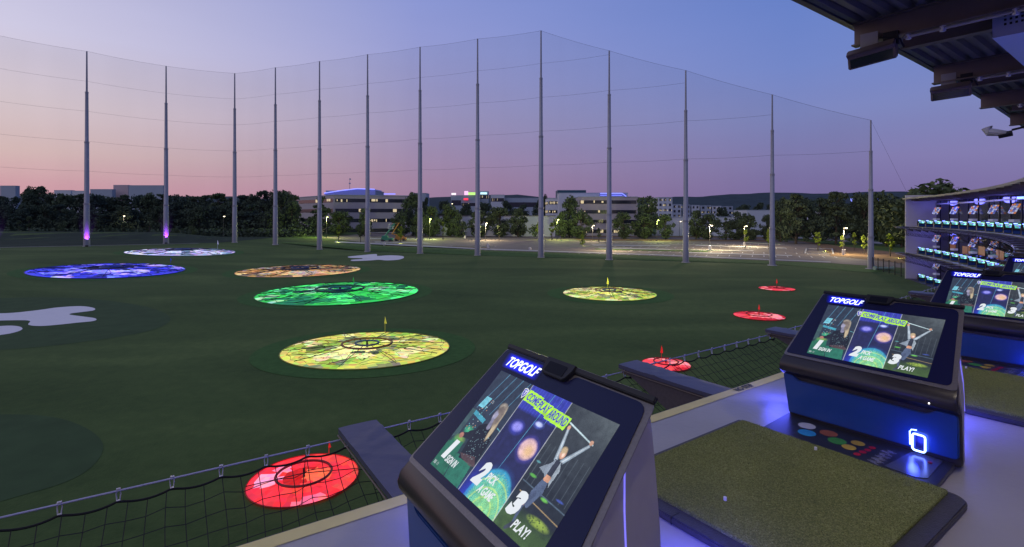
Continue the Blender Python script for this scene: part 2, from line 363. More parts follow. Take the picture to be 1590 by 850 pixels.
# ---------------------------------------------------------------- targets
def jit(col, a, rn): return tuple(max(0, v*(1+rn.uniform(-a, a))) for v in col)
def target(name, label, px, py, rad, pal, accents, ringcol, tk=1, flag=None, squash=1.0, seed=0, emis=1.0, glow=None, halo=1.18, big=True):
    rn = np.random.default_rng(seed)
    X, Y = at(px, py); zc = gz(X, Y)
    t = tag(empty(name, (X, Y, zc)), label, 'golf target', 'lit golf targets in the field')
    t.scale = (1, squash, 1)
    # slope of the ground under it
    def g(a, r): return gz(X+r*math.cos(a), Y+r*math.sin(a)) - zc
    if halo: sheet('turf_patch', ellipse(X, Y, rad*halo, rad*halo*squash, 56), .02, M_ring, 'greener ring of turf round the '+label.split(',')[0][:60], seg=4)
    NS, NR = (72, 14) if big else (40, 8)
    b = MB(); cols = []
    V = {}
    for i in range(NR+1):
        rr_ = rad*i/NR
        for j in range(NS):
            a = 2*PI*(j + (rn.uniform(-.3, .3) if 0 < i < NR else 0))/NS
            r2 = rr_*(1 + (rn.uniform(-.03, .03) if 0 < i < NR else 0))
            zz = .05 + (rn.uniform(0, .09)*tk if 0 < i < NR else 0) + .10*tk*(1-(i/NR)**2)
            V[i, j] = len(b.v); b.v.append((r2*math.cos(a), r2*math.sin(a), g(a, r2)+zz))
    # patch centres give panels of different brightness
    npt = 90 if big else 16; pc = rn.uniform(-1, 1, (npt, 2))*rad; pb = rn.choice(len(pal), npt, p=[p[1] for p in pal])
    holes = [(rad*h[0], rad*h[1], rad*h[2], h[3]) for h in accents]
    for i in range(NR):
        for j in range(NS):
            f = (V[i, j], V[i+1, j], V[i+1, (j+1) % NS], V[i, (j+1) % NS])
            cxy = np.mean([b.v[k][:2] for k in f], axis=0)
            k = pb[np.argmin(((pc-cxy)**2).sum(1))]
            col = jit(pal[k][0], .28, rn)
            # accent patches override the panel colour
            for hx, hy, hr, hc in holes:
                if ((cxy[0]-hx)/hr)**2+((cxy[1]-hy)/hr)**2 < 1: col = jit(hc, .2, rn)
            b.f.append(f); b.m.append(0); cols.append((*col, 1))
    
    b.build('glowing_panel', mat('target_fabric_%g' % emis, (1,1,1,1), .7, emis=emis, attr=True), t, cols=cols)
    m = mat('line_'+ringcol[0], ringcol[1], .6)
    b = MB(); w = max(.014, rad*.0042)
    b.tube([(rad*math.cos(a), rad*math.sin(a), g(a, rad)+.07) for a in np.linspace(0, 2*PI, 49)], w*1.5, 5, cap=False)
    b.build('rim', m, t)
    h = (.30 if big else .16)*tk
    b = MB()
    rf = .30 if big else .5
    b.tube([(rad*rf*math.cos(a), rad*rf*math.sin(a), .16+h) for a in np.linspace(0, 2*PI, 41)], w*(3.2 if big else 3.6), 5, cap=False)
    b.build('outer_ring', mat('ring_'+ringcol[0], ringcol[2], .6), t)
    if big:
        b = MB(); b.tube([(rad*.14*math.cos(a), rad*.14*math.sin(a), .18+h) for a in np.linspace(0, 2*PI, 33)], w*3.0, 5, cap=False)
        b.build('inner_ring', mat('inner_ring_blue', (.02,.045,.14,1), .5), t)
    b = MB()
    if big:
        for j in range(10):
            a = 2*PI*j/10+.25; b.tube([(rad*.14*math.cos(a), rad*.14*math.sin(a), .16+h), (rad*.97*math.cos(a), rad*.97*math.sin(a), g(a, rad)+.22)], w, 4)
    else:
        for a in (.35, .35+PI/2): b.tube([(-rad*math.cos(a), -rad*math.sin(a), .1), (0, 0, .16+h), (rad*math.cos(a), rad*math.sin(a), .1)], w*1.3, 4)
    b.tube([(0, 0, 0), (0, 0, .35+h)], w*3, 6)
    b.build('spoke_cables', M_ropeb, t)
    if big:
        b = MB()
        for j in range(8):
            a = 2*PI*j/8+.55; a2 = a+.5
            p = [(rad*.30*math.cos(a), rad*.30*math.sin(a), .2+h), (rad*.66*math.cos(a+.12), rad*.66*math.sin(a+.12), .22), (rad*.95*math.cos(a+.02), rad*.95*math.sin(a+.02), g(a, rad)+.3)]
            b.tube(p, w*.95, 4)
        b.build('coloured_ropes', mat('rope_'+ringcol[0], ringcol[2], .6), t)
        b = MB()
        for rf, am in ((.46, .05), (.62, .09), (.80, .07), (.92, .03)):
            pts = []
            for j in range(41):
                a = 2*PI*(j+rn.uniform(-.2, .2))/40; r2 = rad*(rf+am*(1 if j % 2 else -1)+rn.uniform(-.03, .03)); pts.append((r2*math.cos(a), r2*math.sin(a), .24+g(a, r2)))
            pts[-1] = pts[0]; b.tube(pts, w*.62, 3, cap=False)
        for q_ in range(9):
            a = rn.uniform(0, 2*PI); r2 = rad*rn.uniform(.35, .85); b.tube([(r2*math.cos(a), r2*math.sin(a), .1+g(a, r2)), (r2*math.cos(a), r2*math.sin(a), .17+g(a, r2))], rad*.013, 6)
        b.build('web_cables', M_ropeb, t)
    if flag:
        fx, fy, fh, fc = flag
        fx *= rad; fy *= rad
        fl = MB(); fl.tube([(fx, fy, .05), (fx, fy, .05+fh)], .014+rad*.0012, 5); p = fl.build('flag_pole', mat('flagstick_'+fc[0], fc[1], .5), t)
        fl = MB(); zt = .05+fh
        A = [(fx+.01, fy, zt), (fx+.07*fh, fy-.02, zt-.26*fh), (fx+.10*fh, fy+.03, zt-.46*fh), (fx-.05*fh, fy, zt-.44*fh)]
        fl.prism(A, [(q[0], q[1]+.03+.02*i, q[2]) for i, q in enumerate(A)]); fl.build('flag', mat('flag_'+fc[0], fc[1], .6, emis=fc[2], ecol=fc[1]), t)
    if glow:
        lamp('target_glow', (0, 0, 1.2+.1*rad), glow[0], glow[1], .4, parent=t)
    return t
# palettes are linear rgb
Yl = [((.56,.55,.09), .32), ((.74,.72,.28), .26), ((.30,.42,.05), .22), ((.20,.22,.10), .20)]
Bl = [((.035,.04,.62), .40), ((.20,.20,.95), .22), ((.010,.014,.25), .24), ((.45,.40,.95), .14)]
Gr = [((.02,.36,.05), .38), ((.06,.66,.14), .26), ((.006,.13,.05), .26), ((.24,.55,.30), .10)]
Or = [((.55,.28,.08), .38), ((.80,.50,.20), .24), ((.18,.11,.07), .23), ((.50,.42,.32), .15)]
Wh = [((.55,.55,.80), .34), ((.78,.78,.95), .28), ((.16,.22,.32), .22), ((.42,.36,.66), .16)]
Rd = [((.85,.06,.07), .44), ((1.0,.26,.26), .34), ((.50,.01,.015), .22)]
Rp = [((.80,.025,.035), .46), ((.95,.14,.18), .30), ((.85,.05,.035), .24)]
red = ('red', (.75,.03,.03,1), .25); yel = ('yellow', (.65,.60,.10,1), .25); blf = ('blue', (.02,.05,.7,1), .5); grf = ('green', (.04,.35,.08,1), .2); wf = ('white', (.6,.6,.7,1), .1)
target('golf_target', 'big white and lilac lit round target near the far left net poles', 283, 391.5, 11.4, Wh, [(.25,-.2,.12,(.03,.05,.12))], ('white', (.4,.4,.5,1), (.03,.03,.08,1)), 1.6, (0.3,.8,2.4,wf), seed=1, emis=.9, glow=(60,(.8,.8,1)))
target('golf_target', 'bright blue lit round target at the left of the field', 172, 420.5, 10.8, Bl, [(-.32,.1,.10,(.01,.02,.10)), (.2,.05,.12,(.01,.02,.15))], ('blue', (.02,.03,.2,1), (.005,.008,.06,1)), 1.5, (.12,1.25,1.0,blf), seed=2, emis=1.0, glow=(200,(.2,.2,1)))
target('golf_target', 'orange and gold lit round target behind the green one', 466, 421, 10.7, Or, [(-.25,0,.12,(.02,.03,.03)), (.02,-.02,.17,(.04,.04,.06)), (.25,.1,.10,(.05,.05,.08))], ('orange', (.3,.2,.05,1), (.02,.02,.04,1)), 1.4, None, seed=3, emis=.85, glow=(70,(1,.7,.3)))
target('golf_target', 'bright green lit round target in the middle of the field', 528, 455, 10.2, Gr, [(-.45,-.05,.11,(.005,.04,.03)), (0,-.02,.16,(.01,.10,.08)), (.2,.1,.08,(.01,.12,.08))], ('green', (.03,.2,.03,1), (.01,.04,.05,1)), 1.4, (0,.55,1.4,grf), seed=4, emis=1.35, glow=(200,(.15,1,.25)))
target('golf_target', 'large yellow lit round target with blue and brown rings in mid field', 570, 542.5, 6.25, Yl, [(-.62,-.05,.14,(.10,.14,.03)), (-.02,-.30,.09,(.03,.04,.03)), (.16,-.30,.06,(.03,.04,.03))], ('olive', (.30,.28,.05,1), (.16,.075,.035,1)), 1, (.0,1.02,1.35,yel), squash=.87, seed=5, emis=1.02, glow=(70,(.8,1,.2)), halo=1.32)
target('golf_target', 'smaller yellow lit round target on the right half of the field', 946, 456.5, 6.0, Yl, [(.15,0,.14,(.08,.10,.08))], ('olive', (.3,.3,.05,1), (.16,.075,.035,1)), 1.2, (0,.2,1.9,yel), seed=6, emis=1.0, glow=(90,(.9,1,.2)), halo=1.35)
target('golf_target', 'large red lit round target under the catch net near the deck edge', 472, 745, 2.02, Rp, [(-.66,-.12,.26,(.95,.30,.45)), (-.50,.25,.16,(.9,.22,.34)), (-.08,0,.34,(.42,.008,.006)), (.22,.08,.26,(.80,.13,.05))], ('red', (.5,.01,.01,1), (.16,.006,.008,1)), .6, (.15,.92,.62,red), seed=7, emis=1.0, glow=(22,(1,.12,.12)), halo=0, big=False)
target('golf_target', 'red lit round target partly behind the second padded arm', 1034, 567, 1.62, Rd, [], ('darkred', (.3,.01,.01,1), (.25,.01,.01,1)), .6, (-.1,.3,1.15,red), seed=8, emis=.9, glow=(10,(1,.1,.1)), halo=0, big=False)
target('golf_target', 'small red lit target with a flag right of mid field', 1178.5, 491.5, 2.4, Rd, [], ('darkred', (.3,.01,.01,1), (.25,.01,.01,1)), .5, (0,0,1.15,red), seed=9, emis=.8, glow=(10,(1,.1,.1)), halo=0, big=False)
target('golf_target', 'farthest small red lit target before the right net poles', 1206, 449, 2.3, Rd, [], ('darkred', (.3,.01,.01,1), (.25,.01,.01,1)), .5, (0,0,1.35,red), seed=10, emis=.7, glow=(8,(1,.1,.1)), halo=0, big=False)

# ---------------------------------------------------------------- net poles and netting
P = []
for i in range(6, 0, -1): P.append((7.1-15.95*i, 125.8+6.4*i, 45.5))
P.append((7.1, 125.8, 45.3))
for i, zt in zip((1, 2, 3, 4), (38.2, 31.7, 24.8, 18.3)): P.append((7.1+15.4*i, 125.8-6.85*i, zt))
P = [(-130.2, 129.5, 45.6), (-117.9, 142.5, 45.6), (-105.4, 156.6, 45.6)] + P
BASEZ = {}
plab = ['outermost net pole cut by the left edge, lit purple at its foot', 'second net pole from the left with a purple uplight', 'third net pole from the left with a purple uplight', 'grey net pole at the far left corner of the net', 'net pole right of the corner pole, before dark trees', 'net pole in front of the left end of the office block', 'net pole in front of the office block', 'net pole right of the office block', 'net pole left of the tallest looking one', 'tall net pole at the peak of the net outline', 'net pole in front of the second office block', 'net pole before the parking lot and apartment blocks', 'shorter net pole second from the right end', 'shortest net pole beside the far stand']
for i, (X, Y, zt) in enumerate(P):
    zb = gz(X, Y) + (.35 if i in (4,) else 0) - .1
    H = zt - zb; k = Y/126
    t = tag(empty('net_pole', (X, Y, zb)), plab[i], 'pole', 'tall poles carrying the perimeter net')
    prof = [(0, .78), (H*.22, .66), (H*.22+.1, .60), (H*.535, .52), (H*.535+.12, .44), (H*.79, .37), (H*.79+.1, .24), (H, .17)]
    if i > 9: prof = [(z_, r_*(.72 + .28*(13-i)/4)) for z_, r_ in prof]
    b = MB()
    secs = [(0, 1, 2), (2, 3, 4), (4, 5, 6), (6, 7, 8)]
    b.tube([(0, 0, z_) for z_, r_ in prof], [r_ for z_, r_ in prof], 14); b.build('shaft', M_pole, t, smooth=40)
    b = MB(); b.tube([(0,0,0), (0,0,.22)], .92, 14); b.build('footing', M_kerb, t)
    for z_ in (H*.22, H*.535, H*.79):
        b = MB(); rr_ = [r for q_, r in prof if abs(q_-z_) < .01][0]; b.tube([(0,0,z_-.25), (0,0,z_+.12)], rr_*1.12, 14); b.build('collar', M_pole, t, smooth=40)
    if i < 3:
        d = Vector((-X, -Y, 0)).normalized()
        b = MB(); b.box((d.x*2.1-.25, d.y*2.1-.25, .1), (d.x*2.1+.25, d.y*2.1+.25, .55)); b.build('uplight', M_black, t)
        dirv = Vector((-d.x*1.6, -d.y*1.6, 3.2))
        lamp('pole_uplight', (d.x*2.1, d.y*2.1, .7), 9000, (.36, .06, 1), .12, 'SPOT', t, rot=dirv.to_track_quat('-Z', 'Y').to_euler(), spot=math.radians(42))
t = tag(empty('golf_net', (7.1, 125.8, G0)), 'huge fine mesh perimeter net hung between the tall poles', 'net')
def rel(p): return (p[0]-7.1, p[1]-125.8, p[2]-G0)
for a, b_ in zip(P[:-1], P[1:]):
    b = MB(); n = 8
    top = []; bot = []
    for k in range(n+1):
        u = k/n; sag = 4*u*(1-u)*.22
        X = a[0]+(b_[0]-a[0])*u; Y = a[1]+(b_[1]-a[1])*u; zt = a[2]+(b_[2]-a[2])*u-sag
        top.append(rel((X, Y, zt))); bot.append(rel((X, Y, gz(X, Y)+.1)))
    for k in range(n): b.quad(bot[k], bot[k+1], top[k+1], top[k])
    b.build('netting_panel', M_net, t)
    b = MB(); b.tube(top, .022, 4, cap=False); b.build('head_cable', M_netc, t)
    for lv in (37.3, 29.0, 20.7, 12.4):
        if min(a[2], b_[2]) > lv-.4:
            b = MB(); b.tube([rel((a[0]+(b_[0]-a[0])*k/n, a[1]+(b_[1]-a[1])*k/n, lv-4*(k/n)*(1-k/n)*.18)) for k in range(n+1)], .019, 4, cap=False); b.build('support_cable', M_netc, t)
b = MB(); e = arc(0, S_END-1, 3.4); b.tube([rel(P[-1]), rel(e)], .015, 4); b.build('guy_cable', M_ropeb, t)

# ---------------------------------------------------------------- parking, roads, earth beyond the net
def pz(px, py): X, Y = at(px, py, G0); return (X, Y)
polysheet('parking_lot', [pz(470,372), pz(600,381), pz(760,389), pz(1000,397), pz(1290,409), pz(1410,417), pz(1450,400), pz(1200,371), pz(900,366), pz(600,363.5)], .03, M_asph, 'asphalt parking lot beyond the net')
polysheet('road', [pz(380,366), pz(900,364.5), pz(1200,368), pz(1560,392), pz(1560,388), pz(1200,366), pz(900,362.8), pz(380,363)], .045, M_road, 'pale road behind the parking lot')
polysheet('bare_ground', [pz(380,371.5), pz(600,372), pz(690,376), pz(690,369), pz(380,367)], .05, M_earth, 'brown bare earth left of the parking lot')
polysheet('bare_ground', [pz(1225,372), pz(1270,381), pz(1290,398), pz(1405,410), pz(1440,398), pz(1300,382), pz(1240,374)], .055, M_earth, 'brown bare earth near the far stand')
polysheet('bare_ground', [pz(640,367.5), pz(1100,369.5), pz(1200,372.5), pz(1200,368.5), pz(640,364.6)], .06, M_earth, 'brown planted strip between road and parking lot')
polysheet('verge', [pz(372,373), pz(600,382), pz(760,389.5), pz(1000,397.5), pz(1290,409.5), pz(1400,417), pz(1350,424), pz(1200,410.5), pz(947,402.8), pz(742,397), pz(572,390), pz(431,383)], .05, M_rough, 'bright rough grass verge under the net')
polysheet('path', [pz(520,379.3), pz(760,388.3), pz(1000,396.2), pz(1290,408.2), pz(1290,407), pz(1000,395), pz(760,386.8), pz(520,377.7)], .07, M_kerb, 'pale footpath along the parking lot edge')
def grid_sheet(name, x0, x1, yf0, yf1, dz, material, label, nx_=50, ny_=16):
    b = MB()
    for j in range(ny_+1):
        for i in range(nx_+1):
            X = x0+(x1-x0)*i/nx_; Y = yf0(X)+(yf1(X)-yf0(X))*j/ny_; b.v.append((X, Y, gz(X, Y)+dz))
    for j in range(ny_):
        for i in range(nx_): n = j*(nx_+1)+i; b.f.append((n, n+1, n+nx_+2, n+nx_+1)); b.m.append(0)
    tag(b.build(name, material, smooth=60), label, kind='structure')
M_cover = mat('ground_cover', (.040,.056,.038,1), .95, noise=.6, nscale=.12, spec=.05)
def yfoot(X): return 144+(X+118)*.50 if X < -100 else 155+(X+100)*.35
grid_sheet('berm', -300, -92, lambda X: max(100, yfoot(X))+2.0, lambda X: 232, .05, M_cover, 'dark planted earth berm beyond the left net')
grid_sheet('path', -170, -96, lambda X: yfoot(X)+.6, lambda X: yfoot(X)+1.8, .09, M_kerb, 'thin pale kerb line at the foot of the berm', 30, 1)
# islands with kerbs and painted bays
isl = [((640,374.5),(700,374.8),.9), ((720,377),(850,378.5),1.2), ((860,374),(1000,376),1.2), ((870,383),(980,385),1.0), ((1010,379),(1120,381.5),1.2), ((700,383),(770,384),1.0), ((1040,388),(1150,391),.9), ((1160,377),(1215,380),1.4), ((560,369.5),(650,370.5),1.0)]
for i, (p0, p1, w) in enumerate(isl):
    a = Vector((*pz(*p0), 0)); b2 = Vector((*pz(*p1), 0)); d = (b2-a).normalized(); n_ = Vector((-d.y, d.x, 0))*w
    b = MB(); ring = [a-n_, b2-n_, b2+n_, a+n_]
    b.prism([(p.x, p.y, G0) for p in ring], [(p.x, p.y, G0+.16) for p in ring]); b.build('kerb_island', M_kerb); tag(COL.objects[-1], 'raised kerbed island %s the parking lot' % ('in', 'near', 'at')[i % 3], kind='structure')
    ring = [a-n_*.75+d*.4, b2-n_*.75-d*.4, b2+n_*.75-d*.4, a+n_*.75+d*.4]
    b = MB(); b.quad(*[(p.x, p.y, G0+.165) for p in ring]); tag(b.build('island_grass', M_rough), 'grass on a parking island', kind='structure')
for i, (y0, y1, th, xa, xb, m_, lb) in enumerate([(372.2,374.6,.5,560,900,M_kerb,'concrete'),(376.5,379.6,.55,560,760,M_kerb,'concrete'),(378.4,381.8,.6,740,1040,M_kerb,'concrete'),(383.6,389.6,.7,840,1170,M_kerb,'concrete'),(369.6,373.4,1.4,640,1200,M_earth,'earth'),(375.2,376.8,.9,690,860,M_rough,'grass'),(380.8,384.5,1.1,600,760,M_earth,'earth'),(386,390.5,.9,900,1100,M_rough,'grass'),(392,397,.8,1060,1230,M_kerb,'concrete'),(381,385.5,.7,1080,1220,M_kerb,'concrete')]):
    polysheet('parking_strip', [pz(xa,y0+th*1.8), pz(xb,y1+th*1.8), pz(xb,y1), pz(xa,y0)], .075+.004*i, m_, 'long thin %s strip across the parking lot' % lb)
b = MB()
def line(p, q, w=.07, z_=.05):
    p = Vector((*p, G0+z_)); q = Vector((*q, G0+z_)); d = (q-p).normalized(); n_ = Vector((-d.y, d.x, 0))*w
    b.quad(p-n_, q-n_, q+n_, p+n_)
for row in range(5):
    Y0 = [138, 150, 172, 196, 224][row]
    for k in range(46):
        X0 = -35+k*2.7
        base = 182-(X0+44)*.61
        if Y0+12 < base-12+row*0: continue
        line((X0, Y0-(X0)*.18), (X0+2.2, Y0-(X0)*.18+4.6))
tag(b.build('parking_markings', M_paint), 'pale painted parking bay lines', kind='structure')
a = [pz(1252,387), pz(1292,387), pz(1294,395.5), pz(1250,394.5)]
b = MB()
for k in range(4):
    p, q = Vector((*a[k], G0+.03)), Vector((*a[(k+1) % 4], G0+.03)); d = (q-p).normalized(); n_ = Vector((-d.y, d.x, 0))*.18
    b.hexa([p-n_, q-n_, q+n_, p+n_]+[v+Vector((0,0,.15)) for v in (p-n_, q-n_, q+n_, p+n_)])
tag(b.build('kerb', M_kerb), 'pale rectangular kerb outline on the lot', kind='structure')

# ---------------------------------------------------------------- trees
def leafmat(name, col):
    return mat(name, col, .9, noise=.55, nscale=.9, spec=.08)
M_leaf = [leafmat('foliage_dark', (.072,.098,.058,1)), leafmat('foliage_mid', (.090,.120,.060,1)), leafmat('foliage_pine', (.062,.092,.066,1)), leafmat('foliage_uplit', (.20,.27,.04,1))]  # last entry has the uplight glow painted into its leaf colour
M_bark = mat('bark', (.06,.045,.035,1), .9, noise=.3, nscale=3)
def tree_proto(kind, seed):
    """unit-height tree"""
    rn = np.random.default_rng(seed); b = MB(); tr = MB()
    H = 1.0
    tr.tube([(0,0,0), (.005,0,.3), (-.004,.004,.6), (0,0,.88)], [.026,.019,.012,.004], 7)
    clumps = []
    if kind == 'oak':
        for k in range(46):
            a = rn.uniform(0, 2*PI); hh = rn.uniform(.12, .92); r_ = .36*math.sin(PI*min(1, (hh+.05)/1.08))**.55*rn.uniform(.2, 1.0)
            clumps.append((r_*math.cos(a), r_*math.sin(a), hh, rn.uniform(.08, .15), .8)); 
    elif kind == 'round':
        for k in range(44):
            a = rn.uniform(0, 2*PI); t_ = rn.uniform(-1, 1); r_ = .40*math.sqrt(1-t_*t_)*rn.uniform(.3, 1)
            clumps.append((r_*math.cos(a), r_*math.sin(a), .51+.40*t_, rn.uniform(.08, .15), .9))
    elif kind == 'pine':
        for k in range(52):
            a = rn.uniform(0, 2*PI); hh = rn.uniform(.10, .96); r_ = (.34*(1-hh)**.6+.03)*rn.uniform(.4, 1.15)
            clumps.append((r_*math.cos(a), r_*math.sin(a), hh, rn.uniform(.05, .12), .45))
    elif kind == 'cone':
        for k in range(30):
            a = rn.uniform(0, 2*PI); hh = rn.uniform(.08, .96); r_ = .26*(1-hh)*rn.uniform(.5, 1)
            clumps.append((r_*math.cos(a), r_*math.sin(a), hh, .03+.07*(1-hh), .9))
    elif kind == 'sapling':
        for k in range(13):
            a = rn.uniform(0, 2*PI); hh = rn.uniform(.34, .95); r_ = .17*math.sin(PI*(hh-.25)/.8)*rn.uniform(.2, 1)
            clumps.append((r_*math.cos(a), r_*math.sin(a), hh, rn.uniform(.045, .085), 1.1))
    elif kind == 'shrub':
        for k in range(12):
            a = rn.uniform(0, 2*PI); r_ = rn.uniform(0, .45); clumps.append((r_*math.cos(a), r_*math.sin(a), rn.uniform(.25, .75), rn.uniform(.15, .28), .8))
    nl = {'oak': 80, 'round': 84, 'pine': 70, 'cone': 46, 'sapling': 34, 'shrub': 40}[kind]
    ls = {'oak': .032, 'round': .032, 'pine': .030, 'cone': .026, 'sapling': .034, 'shrub': .06}[kind]
    for (cx, cy, cz, cr, fl) in clumps:
        if kind != 'shrub' and rn.random() < .6: tr.tube([(0, 0, max(.1, cz-.16)), (cx*.6, cy*.6, cz-.06), (cx, cy, cz)], [.008, .005, .002], 4)
        for q_ in range(nl):
            v = rn.normal(size=3); v /= np.linalg.norm(v); rr_ = cr*rn.uniform(.45, 1.08)
            p = np.array((cx, cy, cz))+v*rr_*np.array((1, 1, fl))
            u_ = rn.normal(size=3); u_ /= np.linalg.norm(u_); w_ = np.cross(u_, rn.normal(size=3)); w_ /= np.linalg.norm(w_)
            s_ = ls*rn.uniform(.6, 1.4)
            n0 = len(b.v); b.v += [tuple(p-u_*s_), tuple(p+w_*s_*.55), tuple(p+u_*s_), tuple(p-w_*s_*.55)]
            b.f.append((n0, n0+1, n0+2, n0+3)); b.m.append(0)
    return b, tr
PROTO = {}
def proto(kind, k, mi):
    key = (kind, k, mi)
    if key not in PROTO:
        b, tr = tree_proto(kind, hash((kind == 'oak')*1+(kind == 'round')*2+(kind == 'pine')*3+(kind == 'cone')*4+(kind == 'sapling')*5+k*10))
        c1 = bpy.data.meshes.new('crown'); c1.from_pydata(b.v, [], b.f); c1.materials.append(M_leaf[mi])
        t1 = bpy.data.meshes.new('trunk'); t1.from_pydata(tr.v, [], tr.f); t1.materials.append(M_bark)
        PROTO[key] = (c1, t1)
    return PROTO[key]
def tree(X, Y, h, w, kind, mi, label, group, k=None, zb=None):
    c1, t1 = proto(kind, (int(abs(X*7+Y*3)) % 3) if k is None else k, mi)
    nm = {'pine': 'pine_tree', 'cone': 'conifer_tree', 'sapling': 'young_tree', 'shrub': 'shrub'}.get(kind, 'leafy_tree')
    t = tag(empty(nm, (X, Y, gz(X, Y)-.1 if zb is None else zb), random.uniform(0, 6.28)), label, 'shrub' if kind == 'shrub' else 'tree', group)
    for n_, me in (('crown', c1), ('trunk', t1)):
        if kind == 'shrub' and n_ == 'trunk': continue
        o = bpy.data.objects.new(n_, me); COL.objects.link(o); o.parent = t; o.scale = (h*w, h*w, h)
    return t
def tree_px(px, ytop, wpx, Y, kind, mi, label, group, k=None):
    X = (px-CXP)/FPX*Y; zb = gz(X, Y); h = (HY-ytop)/FPX*Y-zb
    wr = {'oak': .86, 'round': .98, 'pine': .74, 'cone': .56, 'sapling': .44, 'shrub': 1.2}[kind]
    return tree(X, Y, h*1.02, (wpx/FPX*Y)/(h*wr), kind, mi, label, group, k)
# left tree line
g = 'dark trees in the line behind the left net'
LT = 'dark tree in the unbroken line of woods beyond the left netting'
prof = [(0,304),(20,306),(48,292),(62,290),(80,300),(105,302),(128,300),(150,301),(172,306),(190,303),(215,304),(236,302),(250,301),(272,300),(290,304),(305,306),(322,303),(342,301),(358,306),(378,304),(395,303),(412,298),(428,296),(440,296),(455,303)]
for i, (px, yt) in enumerate(prof):
    tree_px(px+random.uniform(-4,4), yt+random.uniform(-1,2), random.uniform(34, 48), random.uniform(236, 262), 'pine' if i % 3 == 0 or 14 < i < 20 else 'oak', (0, 2, 1)[i % 3] if i % 4 else 0, 'tall dark tree in the woods behind the left net, %s from the left edge' % ORD[i], g)
for i in range(24):
    px = -10+i*20+random.uniform(-6, 6)
    tree_px(px, random.uniform(316, 330), random.uniform(34, 44), random.uniform(216, 230), ('oak', 'round', 'pine')[i % 3], (0, 0, 2)[i % 3], 'lower dark tree at the front of the left woods, %s from the left' % ORD[i], 'lower trees before the left woods')
for i, (px, yt, w_) in enumerate(((45,337,14),(95,340,16),(30,344,10),(150,340,12),(170,347,22),(192,346,14),(232,338,12),(272,350,16),(300,348,18),(420,352,16),(392,350,20),(345,352,14),(450,352,14))):
    tree_px(px, yt, w_, 200 if px < 330 else 212, 'sapling' if w_ < 15 else 'shrub', 1, 'small pale bush before the left woods, %s of the bushes' % ORD[i] if i % 2 == 0 else 'low pale shrub on the berm before the left woods, %s of its row' % ORD[i], 'small bushes before the left woods')
rn = np.random.default_rng(21); b = MB()
for k in range(16000):
    X = rn.uniform(-320, -86); Y = rn.uniform(208, 262) if rn.random() < .7 else rn.uniform(204, 216); h_ = rn.uniform(0, 1)**1.2*(6.5 if Y > 216 else 3)
    v = rn.normal(size=3); v /= np.linalg.norm(v); w_ = np.cross(v, rn.normal(size=3)); w_ /= np.linalg.norm(w_); s_ = rn.uniform(.4, 1.0); p = np.array((X, Y, gz(X, Y)+h_))
    b.quad(p-v*s_, p+w_*s_*.6, p+v*s_, p-w_*s_*.6)
o = b.build('undergrowth', M_leaf[0]); tag(o, 'dark undergrowth filling the foot of the left woods', 'undergrowth', kind='stuff')
# single big trees seen in front of buildings
for i, (px, yt, w_, Y, kd, mi, lb) in enumerate([
 (437,297,48,240,'oak',0,'big dark leafy tree just left of the office block'),
 (453,312,26,225,'round',0,'round dark tree touching the left end of the office block'),
 (499,306,28,240,'pine',0,'tall dark tree before the left face of the office block'),
 (482,336,16,232,'round',0,'low dark tree at the foot of the office left face'),
 (527,328,42,236,'round',0,'broad dark tree under the office corner'),
 (566,322,22,236,'oak',0,'narrow dark tree before the office front'),
 (641,300,34,244,'oak',0,'tall tree at the right end of the office block'),
 (622,330,30,236,'round',0,'rounded tree before the right end of the office'),
 (671,322,36,236,'round',0,'rounded dark tree behind the green street lamp'),
 (652,326,26,232,'round',0,'dark tree left of the green street lamp'),
 (700,318,30,240,'oak',1,'loose tree left of the white warehouse wall'),
 (712,333,26,232,'round',0,'low round tree before the white warehouse'),
 (744,326,34,236,'round',0,'round tree behind the ninth net pole'),
 (776,322,44,238,'round',0,'big round tree before the warehouse'),
 (804,325,32,236,'round',0,'right one of the two round trees before the warehouse'),
 (833,346,24,222,'shrub',0,'dark bush before the warehouse right part'),
 (884,305,32,236,'oak',0,'tall pointed tree left of the second office'),
 (872,330,24,230,'round',0,'low tree under the pointed tree'),
 (902,328,36,228,'round',0,'wide low tree before the second office left part'),
 (968,330,34,224,'round',0,'round tree before the second office front'),
 (1005,304,42,236,'oak',0,'tall broad tree at the right end of the second office'),
 (1000,330,28,226,'round',0,'round tree under the tall broad tree'),
 (1033,333,28,222,'round',0,'round tree right of the second office'),
 (1081,328,30,222,'round',0,'round tree left of the eleventh net pole lamp'),
 (1100,332,34,220,'round',0,'round tree before the apartment blocks'),
 (1127,338,26,216,'cone',0,'small conifer beyond the parking lot'),
 (1148,328,32,220,'oak',0,'leafy tree right of the small conifer'),
 (1163,334,32,212,'round',0,'round tree before the pale buildings'),
 (1190,334,20,212,'round',0,'small round tree left of the big pines'),
 (1212,306,30,200,'oak',0,'tall tree behind the second pole from the right'),
 (1236,300,44,186,'pine',0,'big spreading pine, left one of the group near the stand'),
 (1272,308,34,186,'pine',2,'pine with layered limbs between the two big pines'),
 (1298,299,46,184,'pine',0,'big spreading pine, middle of the group near the stand'),
 (1342,300,46,182,'oak',0,'tall dark tree left of the far stand'),
 (1376,299,46,172,'oak',0,'tall dark tree right beside the far stand'),
 (1400,318,36,165,'oak',0,'dark tree partly behind the far stand end wall'),
 (1458,282,125,118,'round',1,'large domed tree rising behind the roof of the far stand')]):
    tree_px(px, yt, w_*1.22, Y, kd, mi, lb, None, i % 3)
